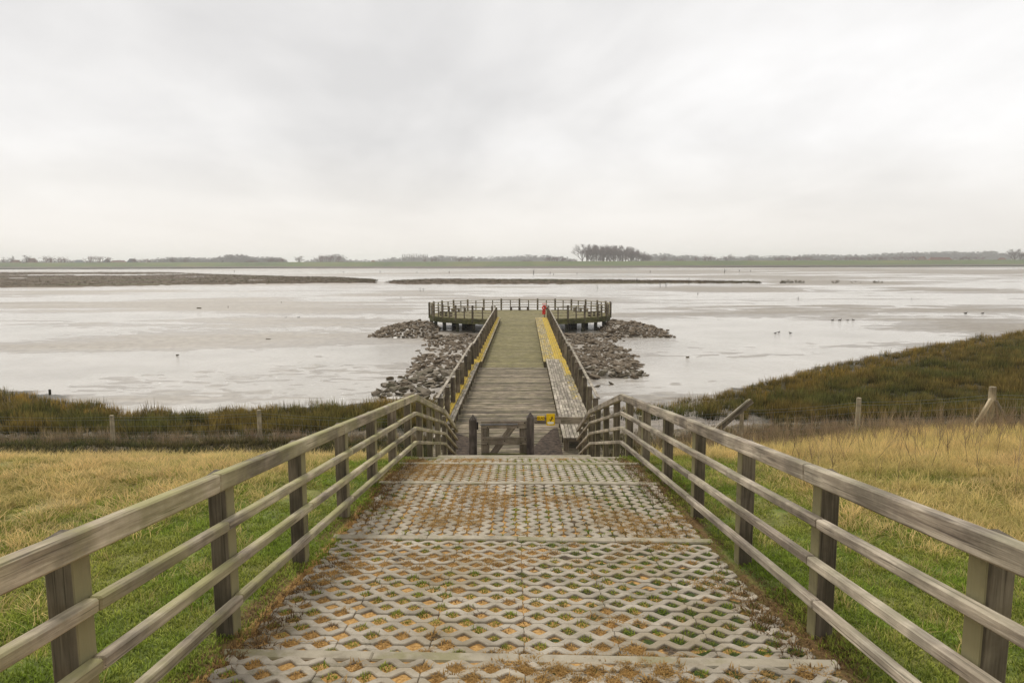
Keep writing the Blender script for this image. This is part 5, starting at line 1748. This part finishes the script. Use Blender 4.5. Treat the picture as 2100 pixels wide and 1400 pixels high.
# fillings of the diamond gaps
pts_gold, pts_moss, pts_dead = [], [], []
def gap_fill(x, y):
    z = float(path_plane(x, y)) - 0.015 + (0.028 if y + x * .032 < 3.84 else 0)
    n = float(fbm(np.array([x * 1.4]), np.array([y * 1.4]), 3, 33)[0]) + .16 * rnd.uniform(-1, 1) + 0.05 * (x - .3)
    if n < 0.50:
        for _ in range(4): pts_gold.append((x + rnd.uniform(-.02, .02), y + rnd.uniform(-.015, .015), z + 0.006))
    elif n > 0.55:
        for _ in range(3): pts_moss.append((x + rnd.uniform(-.02, .02), y + rnd.uniform(-.012, .012), z))
    elif rnd.random() < .5: pts_dead.append((x, y, z))
for (f0, nrow, back) in ((3.89, 11, True), (3.89 + 0.06, 21, False)):
    for r_ in range(nrow):
        yy = f0 - 0.06 - (r_ + 1) * PITCH_B if back else f0 + r_ * PITCH_B
        for k_ in range(18):
            x = W0 + k_ * .2 + (0.0 if r_ % 2 == 0 else 0.1)
            gap_fill(x, yy - (x - .05) * math.tan(float(KANG(yy))))
for (f0, f1) in ((6.48, 8.80), (8.80, 10.35), (10.35, 11.60)):
    cw = 3.6 / 29
    for c_ in range(30):
        for j_ in range(int((f1 - f0) / .2) + 1):
            x = W0 + c_ * cw; yy = f0 + .06 + j_ * .2 + (0.1 if c_ % 2 else 0)
            if yy < f1 - .08: gap_fill(x, yy - (x - .05) * math.tan(float(KANG(yy))))
spill = []
for _ in range(9000):
    x, y = rnd.uniform(-1.75, 1.85), rnd.uniform(2.6, 11.4)
    v_ = float(fbm(np.array([x * 1.4]), np.array([y * 1.4]), 3, 33)[0])
    if v_ < .445 - .1 * rnd.random() + 0.06 * (abs(x) > 1.3): spill.append((x, y, float(path_plane(x, y)) - .002 + (.03 if y + x * .032 < 3.8 else 0)))
for nm, pr, pt, lab in (('straw_scraps', gold_t, pts_gold + spill, 'golden straw scraps in the diamond gaps of the paving'), ('moss', moss_t, pts_moss, 'green moss and grass in the diamond gaps of the paving'),
                        ('dead_moss', dead_t, pts_dead, 'brown dead moss in the diamond gaps of the paving')):
    pt = np.array(pt)
    scatter(nm, pr, pt, rng.uniform(.55, 1.3, len(pt)) * (0.7 if nm == 'dead_moss' else 1), lab)

# foot of the wall: scrub, brown stems
def footp(x, y):
    return np.where(in_view(x, y, 2) & (np.abs(x) > 2.3), np.where(x < 0, sstep(19.5, 20.5, y) * (1 - sstep(24.5, 26.5, y)), 0.45 * sstep(19, 21, y) * (1 - sstep(24.5, 27, y))), 0)
g5 = pick(16000, -26, 26, 19, 28, footp)
scatter('scrub', bank_t, g5, rng.uniform(.8, 1.7, len(g5)), 'scrubby low growth at the foot of the sea wall')
def stemp(x, y):
    n = fbm(x * .35, y * .35, 3, 111)
    left = (x < -3) & (y > 22.5) & (y < 25.0)
    right = (x > 4) & (y > 19.5 + np.clip(9 - x, 0, 4) * .5 - np.clip(x - 12, 0, 3) * .6) & (y < 25)
    return np.where(in_view(x, y, 2) & (left | right), np.where(left, sstep(.48, .62, n), sstep(.32, .5, n)), 0)
g6 = pick(4200, -26, 24, 17, 28, stemp)
scatter('dry_stems', shrub_t, g6, rng.uniform(.3, .95, len(g6)) * np.where(g6[:, 0] > 0, .8, .9), 'thicket of bare brown stems along the wire fence')
g7 = pick(3600, 3.5, 19, 7.5, 20.5, lambda x, y: np.where(in_view(x, y) & (x > 3.2 + .05 * (20 - y)), sstep(7, 18, y) * .6 + .1, 0))
scatter('tall_stems', tall_t, g7, rng.uniform(.6, 1.1, len(g7)), 'thin dark dry stems standing in the right field', tilt=.16)
g8 = pick(200, -11, 11, 3, 12, lambda x, y: np.where(in_view(x, y) & (np.abs(x) > 2.2), .5, 0))
scatter('tall_stems', tall_t, g8, rng.uniform(.2, .45, len(g8)), 'short dry twigs in the turf', tilt=.5)

# cordgrass marsh
def marsh_edge(x): return shore(x) - 0.7
def spartp(x, y):
    e = marsh_edge(x)
    near = np.interp(x, [-60, -12, -4, 3, 5, 10, 14, 30, 60], [26.5, 26.5, 27.5, 33, 31, 30.5, 29.5, 30.5, 32])
    wob = (fbm(x * .25, y * .25, 3, 121) - .5) * 2.4
    m = (y > near + wob) & (y < e + wob * .5)
    sparse = ((x > 2.2) & (x < 11.5) & (y < 36.5))
    cl = fbm(x * .8, y * .8, 2, 131)
    dens = np.where(sparse, np.where(cl > .52, .9, .05), 1.0) * np.where((np.abs(x - .2) < 3.4), 0, 1)
    # tongue of clumps along the far edge
    return np.where(m & in_view(x, y, 4), dens, 0)
g9 = pick(150000, -60, 75, 25, 82, lambda x, y: spartp(x, y) * np.clip(1.3 - y / 80, .5, 1))
ed = marsh_edge(g9[:, 0]) - g9[:, 1]
golden = (ed < 1.6 + 1.0 * fbm(g9[:, 0] * .3, g9[:, 1] * .3, 2, 141) + np.where(g9[:, 0] > 12, 2.2, 0)) & (rng.random(len(g9)) < .8)
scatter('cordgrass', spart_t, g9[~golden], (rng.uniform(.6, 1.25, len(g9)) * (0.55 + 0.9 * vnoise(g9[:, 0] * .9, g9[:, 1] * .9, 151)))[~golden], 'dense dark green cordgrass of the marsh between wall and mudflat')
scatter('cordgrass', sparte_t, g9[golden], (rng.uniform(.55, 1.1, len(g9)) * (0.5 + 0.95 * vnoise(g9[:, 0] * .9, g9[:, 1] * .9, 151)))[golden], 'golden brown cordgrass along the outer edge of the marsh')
# salt marsh plants on the far islands
for isl, n in ((isl1, 9000), (isl2, 3500)):
    k_ = rng.integers(0, len(isl), n)
    q_ = isl[k_] + np.stack([rng.normal(0, .8, n), rng.normal(0, 1.0, n), np.full(n, -.06)], 1)
    scatter('marsh_plants', marsh_t, q_, rng.uniform(.5, .9, n), 'low brown plants covering the left salt marsh' if isl is isl1 else 'low dark plants covering the thin salt marsh strip')
# tufts of reed on the line of mud right of the strip
rp = []
for (x0, x1, n) in ((1428, 1560, 90), (1460, 1520, 60), (1600, 1650, 110), (1706, 1722, 25), (1745, 1770, 12), (1790, 1810, 45)):
    for _ in range(n):
        if rnd.random() < .6: rp.append(P(rnd.uniform(x0, x1), rnd.uniform(578.0, 581.5), 0.0))
rp = np.array(rp)
scatter('reed_tufts', marsh_t, rp, rng.uniform(.2, .6, len(rp)), 'thin dark reed tufts in a line on the right mudflat', zs=rng.uniform(2, 7, len(rp)))

# ------------------------------------------------------------------ air
HAZE = 0.00024
hm = bpy.data.materials.new('haze'); hm.use_nodes = True
nt = hm.node_tree; nt.nodes.clear()
o_ = nt.nodes.new('ShaderNodeOutputMaterial'); pv = nt.nodes.new('ShaderNodeVolumePrincipled')
pv.inputs['Color'].default_value = (1.0, 1.0, 1.0, 1); pv.inputs['Density'].default_value = HAZE
pv.inputs['Anisotropy'].default_value = 0.3
nt.links.new(pv.outputs[0], o_.inputs['Volume'])
V = [(x, y, z) for z in (-2.5, 60) for x, y in ((-9500, -1000), (9500, -1000), (9500, 9500), (-9500, 9500))]
hz = add_mesh('haze', mesh('haze', V, [(3, 2, 1, 0), (4, 5, 6, 7), (0, 1, 5, 4), (1, 2, 6, 5), (2, 3, 7, 6), (3, 0, 4, 7)], hm))
tag(hz, 'thin pale haze over the land', kind='stuff')
